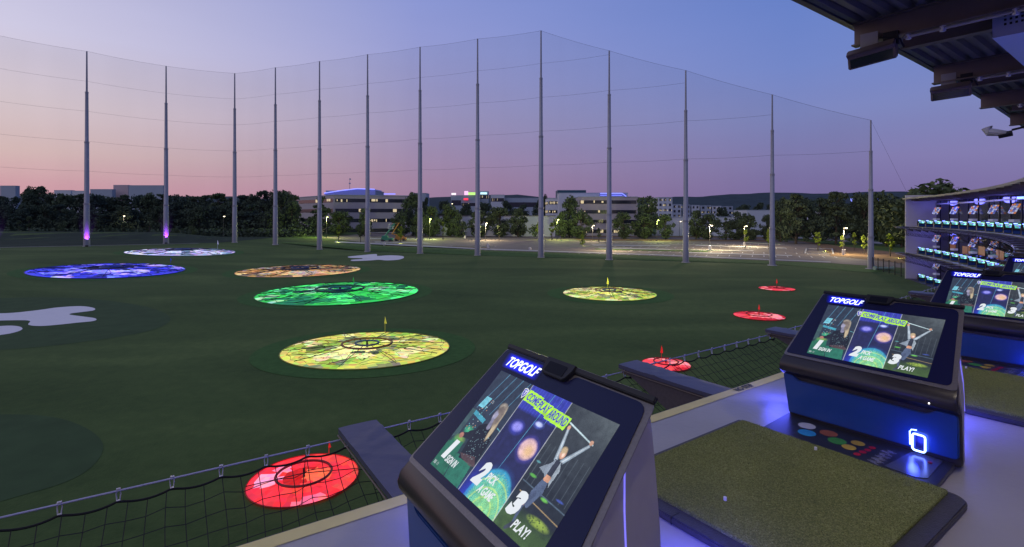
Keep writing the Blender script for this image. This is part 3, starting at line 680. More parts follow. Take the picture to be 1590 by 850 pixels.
for i, (px, yt, w_) in enumerate([(1205,318,30),(1226,310,32),(1252,308,36),(1278,312,34),(1306,310,34),(1326,312,32),(1352,306,36),(1388,308,36)]):
    tree_px(px, yt, w_*1.2, 222 if px < 1330 else 205, 'oak' if i % 2 else 'round', 0, 'dark tree filling in behind the big pines, %s from the left' % ORD[i], 'trees filling in behind the pines')
for i, (px, yt, w_) in enumerate([(655,312,26),(690,312,22),(725,316,26),(752,315,30),(786,313,34),(812,317,26),(838,310,26),(846,303,18),(860,318,26),(700,328,20),(662,308,18),(1155,318,30),(1180,316,30),(1200,318,26),(1120,322,30)]):
    tree_px(px, yt, w_, 420, 'oak' if i % 2 else 'round', 0, 'distant dark tree beyond the low white buildings, %s listed from the left office' % ORD[i], 'distant trees beyond the warehouse')
sap = [(526,350,11,190,'young lime green tree before the office corner, lit from below'),(560,352,9,190,'thin young tree before the office front'),(622,349,11,192,'lime green young tree beside the orange boom lift'),(688,345,10,210,'lime green young tree right of the green lamp'),(904,359,10,178,'small bright lime cone shaped tree on the lot edge'),(837,342,14,214,'yellowish young tree behind the tallest pole'),(857,346,14,210,'yellowish young tree right of the tallest pole'),(1157,357,11,160,'young tree beside the lamp before the apartments'),(1194,353,11,158,'lime young tree behind the second pole from the right'),(1270,361,15,150,'lime young tree on the brown ground'),(1308,366,11,140,'young tree before the lamp with the concrete base'),(1342,362,13,136,'lime young tree left of the last pole'),(1382,364,17,128,'lime young tree before the far stand'),(1326,362,10,150,'thin young tree on the bare earth'),(930,352,10,200,'small dark sapling before the second office'),(745,350,10,205,'small sapling beyond the lot, left'),(775,350,12,206,'small sapling beyond the lot, middle')]  # lime leaves carry painted uplighting; only a few have a real lamp
for i, (px, yt, w_, Y, lb) in enumerate(sap):
    tree_px(px, yt, w_, Y, 'cone' if px == 904 else 'sapling', 3 if i not in (1, 14, 15, 16) else 1, lb, None, i % 3)
for px, yt, Y, wh in ((904,372,176,'the bright lime cone tree'),(526,366,188,'the lime tree before the office corner'),(622,366,190,'the lime tree by the boom lifts'),(1270,384,148,'the lime tree on the brown ground'),(1382,392,126,'the lime tree before the far stand')):
    X = (px-CXP)/FPX*Y
    t = tag(empty('ground_light', (X+.6, Y-2.2, gz(X, Y))), 'small ground uplight at the foot of '+wh, 'light', 'uplights at the young trees')
    b = MB(); b.tube([(0,0,0),(0,0,.22)], .14, 8); b.build('housing', M_black, t); lamp('uplight_lamp', (0, 0, .35), 160, (.9, 1, .25), .1, parent=t)

# ---------------------------------------------------------------- street lamps
def street_lamp(px, ytop, Y, col, e, label, conc=False, emis=8):
    X = (px-CXP)/FPX*Y; zb = gz(X, Y); h = (HY-ytop)/FPX*Y-zb
    t = tag(empty('street_lamp', (X, Y, zb)), label, 'street lamp', 'street lamps round the parking lot')
    b = MB(); b.tube([(0,0,0), (0,0,h)], [.11, .07], 7); b.tube([(0,0,h), (.5,-.3,h+.05)], .05, 5); b.build('post', M_slab, t)
    if conc: b = MB(); b.tube([(0,0,0), (0,0,1.5)], .42, 10); b.build('concrete_base', M_bunker, t)
    b = MB(); b.box((.1,-.6,h), (.9,-.1,h+.14)); b.build('lamp_head', M_black, t)
    b = MB(); b.tube([(.5,-.35,h-.22), (.5,-.35,h-.02)], .26, 8); b.build('lens', mat('lens_%d_%d' % (int(col[0]*100), int(col[2]*100)), (*col, 1), .5, emis=emis, ecol=(*col, 1)), t)
    if e: lamp('lamp_bulb', (.5, -.5, h-1.0), e, col, .3, parent=t)
gcol = (.85, 1, .25); wcol = (1, .82, .5)
street_lamp(507, 337, 212, gcol, 6760, 'yellow green street lamp before the office corner', emis=14)
street_lamp(667, 340, 214, gcol, 6760, 'yellow green street lamp right of the office', emis=14)
street_lamp(701, 316.5, 300, wcol, 300, 'warm lamp high before distant trees', emis=10)
street_lamp(754, 346.5, 205, wcol, 8000, 'warm street lamp right of the ninth net pole', emis=12)
street_lamp(865, 341, 214, gcol, 6760, 'yellow green lamp among trees right of the tallest pole', emis=12)
street_lamp(920, 350, 205, wcol, 4000, 'small warm lamp before the second office', emis=8)
street_lamp(1020, 342, 206, gcol, 6240, 'yellow green lamp right of the second office', emis=12)
street_lamp(1055, 344, 260, wcol, 0, 'small pale lamp before the apartment blocks')
street_lamp(1102, 350, 152, wcol, 9500, 'warm lamp on a tall post standing on the lot', True, 8)
street_lamp(1156, 351, 170, wcol, 8500, 'warm lamp on a post behind the lot, left of the second pole from right', True, 8)
street_lamp(1310, 354, 134, wcol, 7000, 'warm lamp on a white concrete base near the last pole', True, 8)
street_lamp(945, 352, 150, wcol, 6000, 'lamp post before the second office with a white base', True, 5)
street_lamp(1265, 353, 235, wcol, 0, 'faint lamp under the pines')
street_lamp(192, 335.5, 215, wcol, 300, 'small lamp right of the second net pole before the woods', emis=10)
street_lamp(192+155, 336, 200, wcol, 0, 'grey lamp post before the woods right of the third pole', emis=1)
for px, yt, h_ in ((758,383,1.3),(597,379,1.3),(722,369.5,1.5),(823,385,.6)):
    X, Y = pz(px, yt+3); b = MB(); b.tube([(0,0,0),(0,0,h_)], .4, 12); b.tube([(0,0,h_),(0,0,h_+.1)], .3, 12)
    o = b.build('bollard', M_bunker); o.location = (X, Y, G0+.03); tag(o, 'white concrete bollard on the parking lot at %s' % {758:'the foot of the ninth pole view', 597:'the boom lifts', 722:'the back of the lot', 823:'the path edge'}[px], 'bollard', 'white bollards on the lot')

# ---------------------------------------------------------------- background buildings
M_off = mat('office_concrete', (.44,.40,.41,1), .8, noise=.12, nscale=.2)
M_win = mat('office_window', (.02,.025,.035,1), .15, spec=.8)
M_lit = mat('lit_window', (.8,.7,.4,1), .5, emis=.6, ecol=(1,.78,.42,1))
M_orange = mat('lit_orange_window', (.6,.2,.08,1), .5, emis=.5, ecol=(1,.30,.12,1))
M_white = mat('white_cladding', (.62,.64,.68,1), .7, noise=.06, nscale=.1)
M_grey = mat('grey_cladding', (.38,.43,.50,1), .7, noise=.1, nscale=.1)
M_teal = mat('teal_cladding', (.03,.10,.15,1), .5)
M_ledb = mat('facade_led', (.3,.35,1,1), .5, emis=1.6, ecol=(.25,.28,1,1))
M_pinkw = mat('sunset_tinted_wall', (.55,.42,.42,1), .6, noise=.1, nscale=.1)  # pink sunset light is put into the wall colour
def building(name, foot, zb, zt, wallm, label, floors=0, roofm=None, faces=None, lit=.12, seed=0, band=.36, litm=None, cat='building', vert=False):
    rn = random.Random(seed); cx = sum(p[0] for p in foot)/len(foot); cy = sum(p[1] for p in foot)/len(foot)
    t = tag(empty(name, (cx, cy, zb)), label, cat)
    F_ = [(p[0]-cx, p[1]-cy) for p in foot]; H = zt-zb
    b = MB(); b.prism([(p[0], p[1], 0) for p in F_], [(p[0], p[1], H) for p in F_]); b.build('wall', wallm, t)
    b = MB(); b.prism([(p[0]*1.01, p[1]*1.01, H) for p in F_], [(p[0]*1.01, p[1]*1.01, H+.35) for p in F_]); b.build('roof', roofm or M_grey, t)
    if floors:
        fh = H/floors; n = len(F_)
        for k in (faces if faces is not None else range(n)):
            p, q = Vector((*F_[k], 0)), Vector((*F_[(k+1) % n], 0)); d = q-p; L = d.length; d.normalize(); nn = Vector((d.y, -d.x, 0))
            if nn.dot(Vector((p.x+q.x, p.y+q.y, 0))) < 0: nn = -nn
            for fl in range(floors):
                z0 = fh*(fl+.32); z1 = z0+fh*band
                b = MB()
                if not vert:
                    a0, a1 = p+d*L*.02+nn*.08, p+d*L*.98+nn*.08
                    b.quad((a0.x,a0.y,z0),(a1.x,a1.y,z0),(a1.x,a1.y,z1),(a0.x,a0.y,z1))
                else:
                    m_ = max(2, int(L/3.2))
                    for i in range(m_):
                        a0, a1 = p+d*(L*(i+.25)/m_)+nn*.08, p+d*(L*(i+.72)/m_)+nn*.08
                        b.quad((a0.x,a0.y,z0),(a1.x,a1.y,z0),(a1.x,a1.y,z1+fh*.15),(a0.x,a0.y,z1+fh*.15))
                wb = b.build('window_band', M_win, t)
                b = MB(); cnt = 0; u = .04
                while u < .95:
                    w_ = rn.choice((.01,.018,.03,.05))
                    if rn.random() < lit and u+w_ < .97:
                        a0, a1 = p+d*L*u+nn*.14, p+d*L*(u+w_)+nn*.14; zz = z0+(z1-z0)*rn.choice((.1,.3)); z2 = z1-(z1-z0)*rn.choice((.05,.2))
                        b.quad((a0.x,a0.y,zz),(a1.x,a1.y,zz),(a1.x,a1.y,z2),(a0.x,a0.y,z2)); cnt += 1
                    u += w_+.012
                if cnt: b.build('lit_window', (litm or M_lit), wb)
    return t
def zz(py, Y): return (HY-py)/FPX*Y
def xx(px, Y): return (px-CXP)/FPX*Y
def boxb(name, x0, x1, yt, Y, dep, wallm, label, floors=0, **kw):
    X0, X1 = xx(x0, Y), xx(x1, Y); return building(name, [(X0, Y), (X1, Y), (X1, Y+dep), (X0, Y+dep)], G0-.2, zz(yt, Y), wallm, label, floors, faces=(0, 1, 3), **kw)
building('office_building', [(xx(518,268), 268), (xx(636,280), 280), (xx(636,280)-34, 318), (xx(463,304), 304)], G0-.2, zz(303.5, 268), M_off, 'long grey four storey office block with dark window bands, left of centre', 4, faces=(0, 3), lit=.13, seed=3)
b = MB(); 
X0, X1 = xx(506, 330), xx(584, 330)
building('curved_roof_building', [(X0, 330), (X1, 330), (X1, 350), (X0, 350)], G0, zz(297, 330), M_grey, 'building with a blue lit curved roof rising behind the left office')
t = empty('roof_light', (0, 340, 0)); tag(t, 'blue glowing curved roof edge above the left office block', 'light')
b = MB(); pts = [(xx(505,330), -12, zz(300.5,330)), (xx(530,330), -12, zz(296.5,330)), (xx(556,330), -12, zz(293.5,330)), (xx(583,330), -12, zz(294.5,330))]
b.tube(pts, .30, 6); b.build('light_strip', M_ledb, t)
b = MB()
for a, b2 in zip(pts[:-1], pts[1:]): b.hexa([(a[0],a[1]+.5,zz(303,330)),(b2[0],b2[1]+.5,zz(303,330)),(b2[0],6,zz(303,330)),(a[0],6,zz(303,330)),(a[0],a[1]+.5,a[2]),(b2[0],b2[1]+.5,b2[2]),(b2[0],6,b2[2]),(a[0],6,a[2])])
b.build('screen_wall', mat('blue_lit_cladding', (.10,.12,.45,1), .6, emis=.18, ecol=(.3,.35,1,1)), t)
t = empty('antenna_mast', (xx(543,332), 332, zz(297,330))); tag(t, 'thin antenna mast on the roof behind the left office', 'mast')
b = MB(); b.tube([(0,0,0),(0,0,8.5)], [.16,.08], 5); b.build('mast', M_slab, t)
b = MB(); b.box((-.5,-.2,4.6),(.6,.2,5.4)); b.box((-.2,-.2,7.4),(.8,.2,8.2)); b.build('antenna_panel', M_grey, t)
boxb('office_building', 898, 990, 306.5, 262, 30, M_off, 'grey four storey office block right of the tallest net pole', 4, lit=.12, seed=8)
boxb('office_wing', 851, 897, 308.5, 300, 24, M_white, 'pale office wing with long lit window strips', 4, lit=.75, seed=4)
t = boxb('roof_penthouse', 868, 975, 300.5, 290, 12, M_white, 'white rooftop penthouse behind the second office')
X0, X1, X2 = xx(932, 286), xx(966, 286), xx(973, 286)
b = MB(); b.tube([(X0,0,zz(300.5,286)),(X1,0,zz(300.5,286)),(X2,0,zz(306,286))], .22, 5); b.tube([(X0,0,zz(303.5,286)),(X1,0,zz(303.5,286))], .12, 5)
t = empty('roof_light', (0,286,0)); tag(t, 'blue light line along the penthouse edge of the second office', 'light'); b.build('light_strip', M_ledb, t)
b = MB(); b.box((X0,.3,zz(307,286)),(X2,3,zz(301.2,286))); b.build('screen_wall', _mats['blue_lit_cladding'], t)
boxb('teal_building', 866, 910, 296, 420, 20, M_teal, 'dark teal box shaped building on the skyline')
boxb('warehouse', 655, 862, 336, 248, 40, M_white, 'long low white warehouse behind the round trees', roofm=mat('brown_roof', (.16,.14,.15,1), .8))
boxb('warehouse', 1045, 1150, 338, 262, 30, M_white, 'pale low building before the apartment blocks')
boxb('apartment_block', 1022, 1044, 307, 420, 30, M_white, 'tallest white apartment block, left end of the group', 6, lit=.1, vert=True, seed=1)
for i, (a, b_) in enumerate([(1044,1058),(1060,1072),(1074,1086),(1088,1104),(1106,1120),(1122,1138)]):
    boxb('apartment_block', a, b_, 318+i*.6, 440, 25, (M_white, M_grey)[i % 2], ['white apartment block next to the tallest one', 'second low block of the apartment row, grey', 'third block of the apartment row, white', 'fourth block of the apartment row, grey', 'fifth block of the apartment row, white', 'last grey block at the right of the apartment row'][i], 5, lit=.06, vert=True, seed=i+10)
boxb('grey_box_building', 200, 253, 288.5, 520, 5, M_grey, 'big grey blue box building on the skyline above the left woods')
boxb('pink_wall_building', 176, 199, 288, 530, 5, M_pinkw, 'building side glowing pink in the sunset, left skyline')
boxb('low_building', 112, 132, 297, 520, 5, M_white, 'low pale building on the skyline left of the second pole')
boxb('low_building', 140, 174, 294.5, 520, 5, M_grey, 'low grey building on the skyline between woods and the pink wall', lit=0)
boxb('low_building', 0, 24, 289, 560, 5, M_grey, 'low grey building at the far left skyline')
boxb('low_building', 84, 110, 296, 560, 5, M_white, 'small low white building on the left skyline')
boxb('tower_building', 745, 758, 297.5, 620, 20, M_grey, 'tower block with a glowing top on the centre skyline', 3, lit=.2)
boxb('skyline_building', 762, 783, 303, 600, 20, M_white, 'pale block right of the glowing tower', 3, lit=.1)
boxb('skyline_building', 700, 742, 304, 600, 20, M_grey, 'dark wide block left of the glowing tower', 2, lit=.1)
boxb('skyline_building', 716, 740, 311, 480, 20, M_grey, 'grey block below the red sign', 3, lit=.1)
boxb('skyline_building', 783, 850, 308, 620, 20, M_grey, 'low grey blocks before the centre hills', 2, lit=.05)
boxb('skyline_building', 640, 662, 300.5, 560, 20, M_grey, 'small grey block right of the first office roof')
boxb('pale_building', 1292, 1330, 322, 230, 20, M_white, 'pale building half hidden behind the pines')
boxb('pale_building', 1160, 1200, 327, 330, 20, M_white, 'pale low building left of the pines')
for nm, x0, x1, y0, y1, Y, colr, lb, cat in [('roof_sign', 701,708,300,303,598,(1,.85,.9), 'white glowing rooftop sign left of the centre skyline','sign'), ('roof_sign',721,727,297,303,598,(1,.55,.8),'pink white glowing rooftop sign','sign'), ('roof_sign',727,738,299,303,598,(.5,.9,.2),'green and yellow glowing rooftop sign','sign'), ('roof_sign',746,756,299,302,618,(.6,.95,1),'pale cyan glowing band on the tower','sign'), ('wall_sign',720,727,308,311,478,(1,.05,.1),'small red glowing sign below the rooftop signs','sign'),
    ('blue_sign',1321,1338,308.5,313,228,(.25,.3,1),'blue lit sign band behind the pines, left piece','sign'), ('blue_sign',1354,1380,308,313,228,(.16,.2,.9),'blue lit sign band behind the pines, right piece','sign'), ('roof_sign', 596,614,300.6,302.4,330,(.3,.3,1),'short blue roof light right of the curved roof','light')]:
    b = MB(); b.box((xx(x0,Y),-.15,zz(y1,Y)),(xx(x1,Y),.15,zz(y0,Y))); o = b.build(nm, mat('sign_%g_%g' % (x0, Y), (*colr, 1), .5, emis=1.2, ecol=(*colr, 1))); o.location = (0, Y, 0); tag(o, lb, cat)
# hills
def ridge(name, pts, Y, dep, material, label):
    b = MB(); n = 90; x0, x1 = pts[0][0], pts[-1][0]
    rows = []
    for j, fr in enumerate((0, .4, .75, 1.0, .7)):
        row = []
        for i in range(n+1):
            px = x0+(x1-x0)*i/n; py = np.interp(px, [p[0] for p in pts], [p[1] for p in pts])+random.uniform(-.5, .5)+.9*math.sin(px*.031)+.5*math.sin(px*.083)
            Yr = Y-dep*(1-fr) if j < 4 else Y+dep*.6
            top = zz(py, Y); row.append((xx(px, Y), Yr, G0-5+(top-G0+5)*math.sin(fr*PI/2)))
        rows.append(row)
    k = n+1
    for r_ in rows: b.v += r_
    for j in range(4):
        for i in range(n): b.f.append((j*k+i, j*k+i+1, (j+1)*k+i+1, (j+1)*k+i)); b.m.append(0)
    tag(b.build(name, material, smooth=60), label, kind='structure')
M_hill = mat('haze_tinted_hill', (.052,.072,.078,1), .95, noise=.4, nscale=.02, spec=.05)  # distance haze is painted in as a blue-green base colour
ridge('hills', [(600,318),(680,306),(760,304),(800,303),(840,306),(930,306),(1000,309),(1060,305),(1110,304),(1150,302),(1190,300),(1240,301),(1290,300),(1350,299),(1420,300),(1600,306),(1900,312)], 2600, 900, M_hill, 'dark haze-blue wooded ridge on the horizon')
ridge('hills', [(-700,318),(-100,306),(100,303),(300,305),(460,310),(640,320)], 2200, 700, M_hill, 'low wooded rise on the left horizon')

# ---------------------------------------------------------------- boom lifts
def boom_lift(px, py, Y, colr, pts, label):
    m = mat('boom_'+label[:6], colr, .5, noise=.1)
    X = xx(px, Y); t = tag(empty('boom_lift', (X, Y, G0+.03)), label, 'boom lift')
    b = MB(); b.box((-2.2,-1,.6),(2.2,1,1.5)); b.box((-1.9,-.9,1.5),(.3,.9,2.4)); b.build('chassis', m, t, bevel=.08)
    for sx in (-1.5, 1.5):
        for sy in (-1.05, 1.05):
            b = MB(); b.tube([(sx, sy-.2, .55), (sx, sy+.2, .55)], .55, 12); b.build('wheel', M_rubber, t)
    b = MB(); b.tube([(p[0], 0, p[1]) for p in pts], [.34, .30, .26, .2][:len(pts)], 4); b.build('boom', m, t)
    e = pts[-1]; b = MB(); b.box((e[0]-.9,-.6,e[1]-1.0),(e[0]+.9,.6,e[1]-.9))
    for sx in (-.9, .9):
        for sy in (-.6, .6): b.tube([(e[0]+sx, sy, e[1]-1), (e[0]+sx, sy, e[1]+.1)], .05, 4)
    b.tube([(e[0]-.9,-.6,e[1]+.1),(e[0]+.9,-.6,e[1]+.1),(e[0]+.9,.6,e[1]+.1),(e[0]-.9,.6,e[1]+.1),(e[0]-.9,-.6,e[1]+.1)], .05, 4); b.build('basket', M_hook, t)
boom_lift(601, 370, 200, (.05,.28,.17,1), [(-1,2.0),(3.0,7.2),(1.4,6.0)], 'green boom lift with its arm raised to the right')
boom_lift(622, 370, 204, (.55,.26,.05,1), [(1.5,1.8),(-3.4,3.0),(-.6,7.4),(-3.6,6.9)], 'orange boom lift with a folded raised arm')

# ---------------------------------------------------------------- parked vehicles far off
def car(px, py, Y, colr, label, ls=1):
    X = xx(px, Y); t = tag(empty('parked_car', (X, Y, gz(X, Y)+.04), random.uniform(-.3,.3)), label, 'car')
    b = MB(); b.hexa([(-2.2,-.85,.3),(2.2,-.85,.3),(2.2,.85,.3),(-2.2,.85,.3),(-2.2,-.85,.85),(2.2,-.85,.8),(2.2,.85,.8),(-2.2,.85,.85)])
    b.hexa([(-1.7,-.8,.85),(1.2,-.8,.82),(1.2,.8,.82),(-1.7,.8,.85),(-1.2,-.65,1.45),(.6,-.65,1.45),(.6,.65,1.45),(-1.2,.65,1.45)])
    b.build('body', mat('car_'+label[:5], colr, .3, .3), t, bevel=.08)
    for sx in (-1.35, 1.35):
        for sy in (-.86, .86): b = MB(); b.tube([(sx, sy-.1, .33), (sx, sy+.1, .33)], .33, 10); b.build('wheel', M_rubber, t)
    b = MB(); b.box((2.2,-.75,.55),(2.24,-.45,.72)); b.build('headlight', M_lit, t); b = MB(); b.box((2.2,.45,.55),(2.24,.75,.72)); b.build('headlight', M_lit, t)
car(445, 362, 235, (.5,.5,.5,1), 'silver car parked under the trees left of the office')
car(392, 364, 225, (.55,.6,.6,1), 'pale car parked before the left woods')
car(884, 362, 240, (.5,.45,.35,1), 'beige car parked beyond the lot right of the tallest pole')

# metal fence at the foot of the far stand
p0, p1 = Vector((P[-1][0]+.5, P[-1][1]+1.5, 0)), arc(.4, S_END+.5)
t = tag(empty('metal_fence', (p0.x, p0.y, G0)), 'black metal picket fence from the last pole to the far stand', 'fence')
d = (p1-p0); L = d.length; d.normalize()
b = MB()
for zf in (.4, 2.1): b.tube([(0,0,zf), tuple(d*L+Vector((0,0,zf)))], .03, 4)
b.build('rail', M_black, t)
b = MB()
for k in range(int(L/.22)): q_ = d*(k*.22); b.tube([(q_.x,q_.y,.1),(q_.x,q_.y,2.3)], .012, 3)
b.build('pickets', M_black, t)
for k in range(8): q_ = d*(L*k/7); b = MB(); b.box((q_.x-.05,q_.y-.05,0),(q_.x+.05,q_.y+.05,2.4)); b.build('post', M_black, t)
b = MB(); b.tube([(-1.2,0,.35),(1.9,0,.35)], .28, 10); b.tube([(-1.5,0,.35),(-1.2,0,.35)], .42, 10); b.tube([(1.9,0,.35),(2.1,0,.35)], .42, 10)
o = b.build('roller', mat('pale_green_roller', (.25,.36,.28,1), .6)); o.location = (P[-1][0]+.6, P[-1][1]-2.2, G0); tag(o, 'pale green roller lying at the foot of the last pole', 'roller')
# ---------------------------------------------------------------- the stand
def strip_ring(rads_z, s0, s1, step=2.0):
    """sweep an open (radius offset, z) profile along the arc"""
    b = MB(); n = max(1, int(round((s1-s0)/step))); k = len(rads_z)
    for i in range(n+1):
        s = s0+(s1-s0)*i/n
        for r_, z_ in rads_z: b.v.append(tuple(arc(r_, s, z_)))
    for i in range(n):
        for j in range(k-1): b.f.append((i*k+j, i*k+j+1, (i+1)*k+j+1, (i+1)*k+j)); b.m.append(0)
    return b
def solid_ring(r0, r1, z0, z1, s0, s1, step=2.0):
    b = strip_ring([(r0,z0),(r1,z0),(r1,z1),(r0,z1),(r0,z0)], s0, s1, step)
    b.quad(*[arc(*q) for q in ((r0,s0,z0),(r1,s0,z0),(r1,s0,z1),(r0,s0,z1))]); b.quad(*[arc(*q) for q in ((r0,s1,z0),(r1,s1,z0),(r1,s1,z1),(r0,s1,z1))])
    return b
base = arc(4.2, 40, G0)
stand = tag(empty('driving_range_stand', base), 'long curved three level driving range stand with dark roof and blue lights', 'building')
def part(b, name, m, parent=None, **kw):
    o = b.build(name, m, parent or stand, **kw)
    if parent is None: o.location = -base
    return o
S0 = -14.0; LV = [F, F-4.24, F-8.44]
HR = 2.65
for i, zf in enumerate(LV):
    part(solid_ring(0, 9.5, zf-(.34 if i < 2 else .1), zf, S0, S_END), 'floor_slab', [M_concd, M_concd, M_slab][i])
    if i < 2:
        part(solid_ring(-.03, -.003, zf-.36, zf-.012, S0, S_END), 'slab_edge', M_slab)
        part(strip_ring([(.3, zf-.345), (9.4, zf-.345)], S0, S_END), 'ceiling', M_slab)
part(strip_ring([(.002, F+.004), (.108, F+.004)], S0, S_END, 1.7), 'edge_stripe', M_yel)
# roof: ribbed decking, top sheet, fascia
prof = []
r_ = -.17
while r_ < 9.3:
    prof += [(r_, HR), (r_+.07, HR), (r_+.09, HR+.075), (r_+.17, HR+.075)]; r_ += .19
part(strip_ring(prof, -7, S_END+.6, 2.3), 'roof_decking', M_deckr)
part(solid_ring(-.20, 9.4, HR+.085, HR+.2, -7, S_END+.6), 'roof_top', M_fascia)
part(solid_ring(-.26, -.182, HR-.02, HR+.22, -7, S_END+.6), 'fascia', M_fascia)
bs = -1.06
beams = []
while bs < S_END: beams.append(bs); bs += 3.42+.006*len(beams)
flood_at = []
for i, s in enumerate(beams):
    a = ang(s); u = Vector((math.cos(a), math.sin(a), 0)); tv = Vector((-math.sin(a), math.cos(a), 0))
    def seg(r0, r1, z0, z1, w, ds=0):
        p0, p1 = arc(r0, s)+tv*ds, arc(r1, s)+tv*ds; h = tv*(w/2)
        return [p0-h+Vector((0,0,z0)), p1-h+Vector((0,0,z0)), p1+h+Vector((0,0,z0)), p0+h+Vector((0,0,z0)), p0-h+Vector((0,0,z1)), p1-h+Vector((0,0,z1)), p1+h+Vector((0,0,z1)), p0+h+Vector((0,0,z1))]
    b = MB(); b.hexa(seg(-.17, 9, HR-.295, HR-.004, .025)); b.hexa(seg(-.185, 9, HR-.315, HR-.296, .15)); b.hexa(seg(-.17, 9, HR-.024, HR-.003, .13, 0))
    part(b, 'roof_beam', M_steel)
    b = MB(); b.hexa(seg(.27, 9, HR-.37, HR-.05, .08, .42)); b.hexa(seg(.25, 9, HR-.385, HR-.371, .13, .42)); part(b, 'equipment_rail', M_steel)
    if i < 6:
        b = MB(); p = [arc(r_, s, HR-.345)+tv*-.02 for r_ in (.40, 1.5, 4, 8)]; b.tube(p, .020, 7); part(b, 'conduit', M_silver)
        for r_ in (.45, .80, 1.45, 1.75, 2.4):
            b = MB(); p = arc(r_, s, HR-.345)+tv*-.02; b.box((p.x-.022,p.y-.022,p.z-.04),(p.x+.022,p.y+.022,p.z+.045)); part(b, 'pipe_clamp', M_hook)
# facade
smin = 24
nb = 0; s = smin
while s < S_END-.5:
    s2 = min(s+3.4, S_END-.05)
    for i, zf in enumerate(LV):
        zt = (HR-.05) if i == 0 else LV[i-1]-.36
        b = MB(); q = [arc(4.0, s+.05, zf+.02), arc(4.0, s2-.05, zf+.02), arc(4.0, s2-.05, zt), arc(4.0, s+.05, zt)]; b.quad(*q); part(b, 'glazing', M_glassd)
        b = MB(); p, q_ = arc(3.93, s-.05, zf+.02), arc(4.05, s+.05, zt); b.hexa([arc(3.92,s-.05,zf+.01),arc(4.06,s-.05,zf+.01),arc(4.06,s+.05,zf+.01),arc(3.92,s+.05,zf+.01),arc(3.92,s-.05,zt),arc(4.06,s-.05,zt),arc(4.06,s+.05,zt),arc(3.92,s+.05,zt)]); part(b, 'mullion', M_slab)
    s += 3.4
part(solid_ring(3.88, 3.98, 1.75, 1.95, smin, S_END), 'facade_rail', M_silver)
for i, (sa, w_, zb_, h_) in enumerate([(93,2.0,.9,1.0),(88,2.6,.6,1.1),(83,2.2,.8,1.2),(77,2.4,.7,1.2),(71,2.0,.8,1.1)]):
    b = MB(); z0 = LV[1]+zb_; b.quad(arc(3.96,sa,z0),arc(3.96,sa+w_,z0),arc(3.96,sa+w_,z0+h_),arc(3.96,sa,z0+h_)); part(b, 'warm_window', mat('warm_interior', (.25,.10,.06,1), .5, emis=.10, ecol=(1,.36,.16,1)))
# solid back wall nearest the camera and the end wall
part(solid_ring(4.0, 4.2, LV[2], HR-.05, S0, smin-.1), 'rear_wall', mat('rear_wall_panel', (.10,.10,.13,1), .6, noise=.1))
b = MB(); b.hexa([arc(-.02,S_END+.02,G0-.2),arc(9.4,S_END+.02,G0-.2),arc(9.4,S_END+.32,G0-.2),arc(-.02,S_END+.32,G0-.2),arc(-.02,S_END+.02,3.32),arc(9.4,S_END+.02,3.32),arc(9.4,S_END+.32,3.32),arc(-.02,S_END+.32,3.32)])
part(b, 'end_wall', M_wall)
for zf in LV[:2]:
    b = solid_ring(-1.3, -.05, zf-.12, zf-.04, S_END-1.6, S_END+1.4, 1.5); part(b, 'end_ledge', M_slab)

# ---------------------------------------------------------------- text and picture helpers
def text_mesh(txt, size=1, offset=0.0):
    cu = bpy.data.curves.new('t', 'FONT'); cu.body = txt; cu.size = size; cu.offset = offset; cu.resolution_u = 3
    o = bpy.data.objects.new('t', cu); COL.objects.link(o)
    me = bpy.data.meshes.new_from_object(o); v = [tuple(q.co) for q in me.vertices]; f = [tuple(p.vertices) for p in me.polygons]
    bpy.data.objects.remove(o); bpy.data.curves.remove(cu); bpy.data.meshes.remove(me)
    return v, f
def fit_text(b, txt, x0, y0, x1, y1, place, offset=.02, shear=.18, rot=0.0):
    """fill the box x0..x1, y0(top)..y1(bottom) with bold italic text"""
    v, f = text_mesh(txt, 1, offset)
    a = min(p[0] for p in v); a2 = max(p[0] for p in v); c_ = min(p[1] for p in v); c2 = max(p[1] for p in v)
    n = len(b.v)
    for p in v:
        ty = (p[1]-c_)/(c2-c_); tx = (p[0]-a)/(a2-a)
        X = x0+(x1-x0)*tx+shear*(y1-y0)*(ty-.0); Y = y1-(y1-y0)*ty+rot*(x1-x0)*tx
        b.v.append(place(X, Y))
    for q in f: b.f.append(tuple(n+i for i in q)); b.m.append(b.mi)

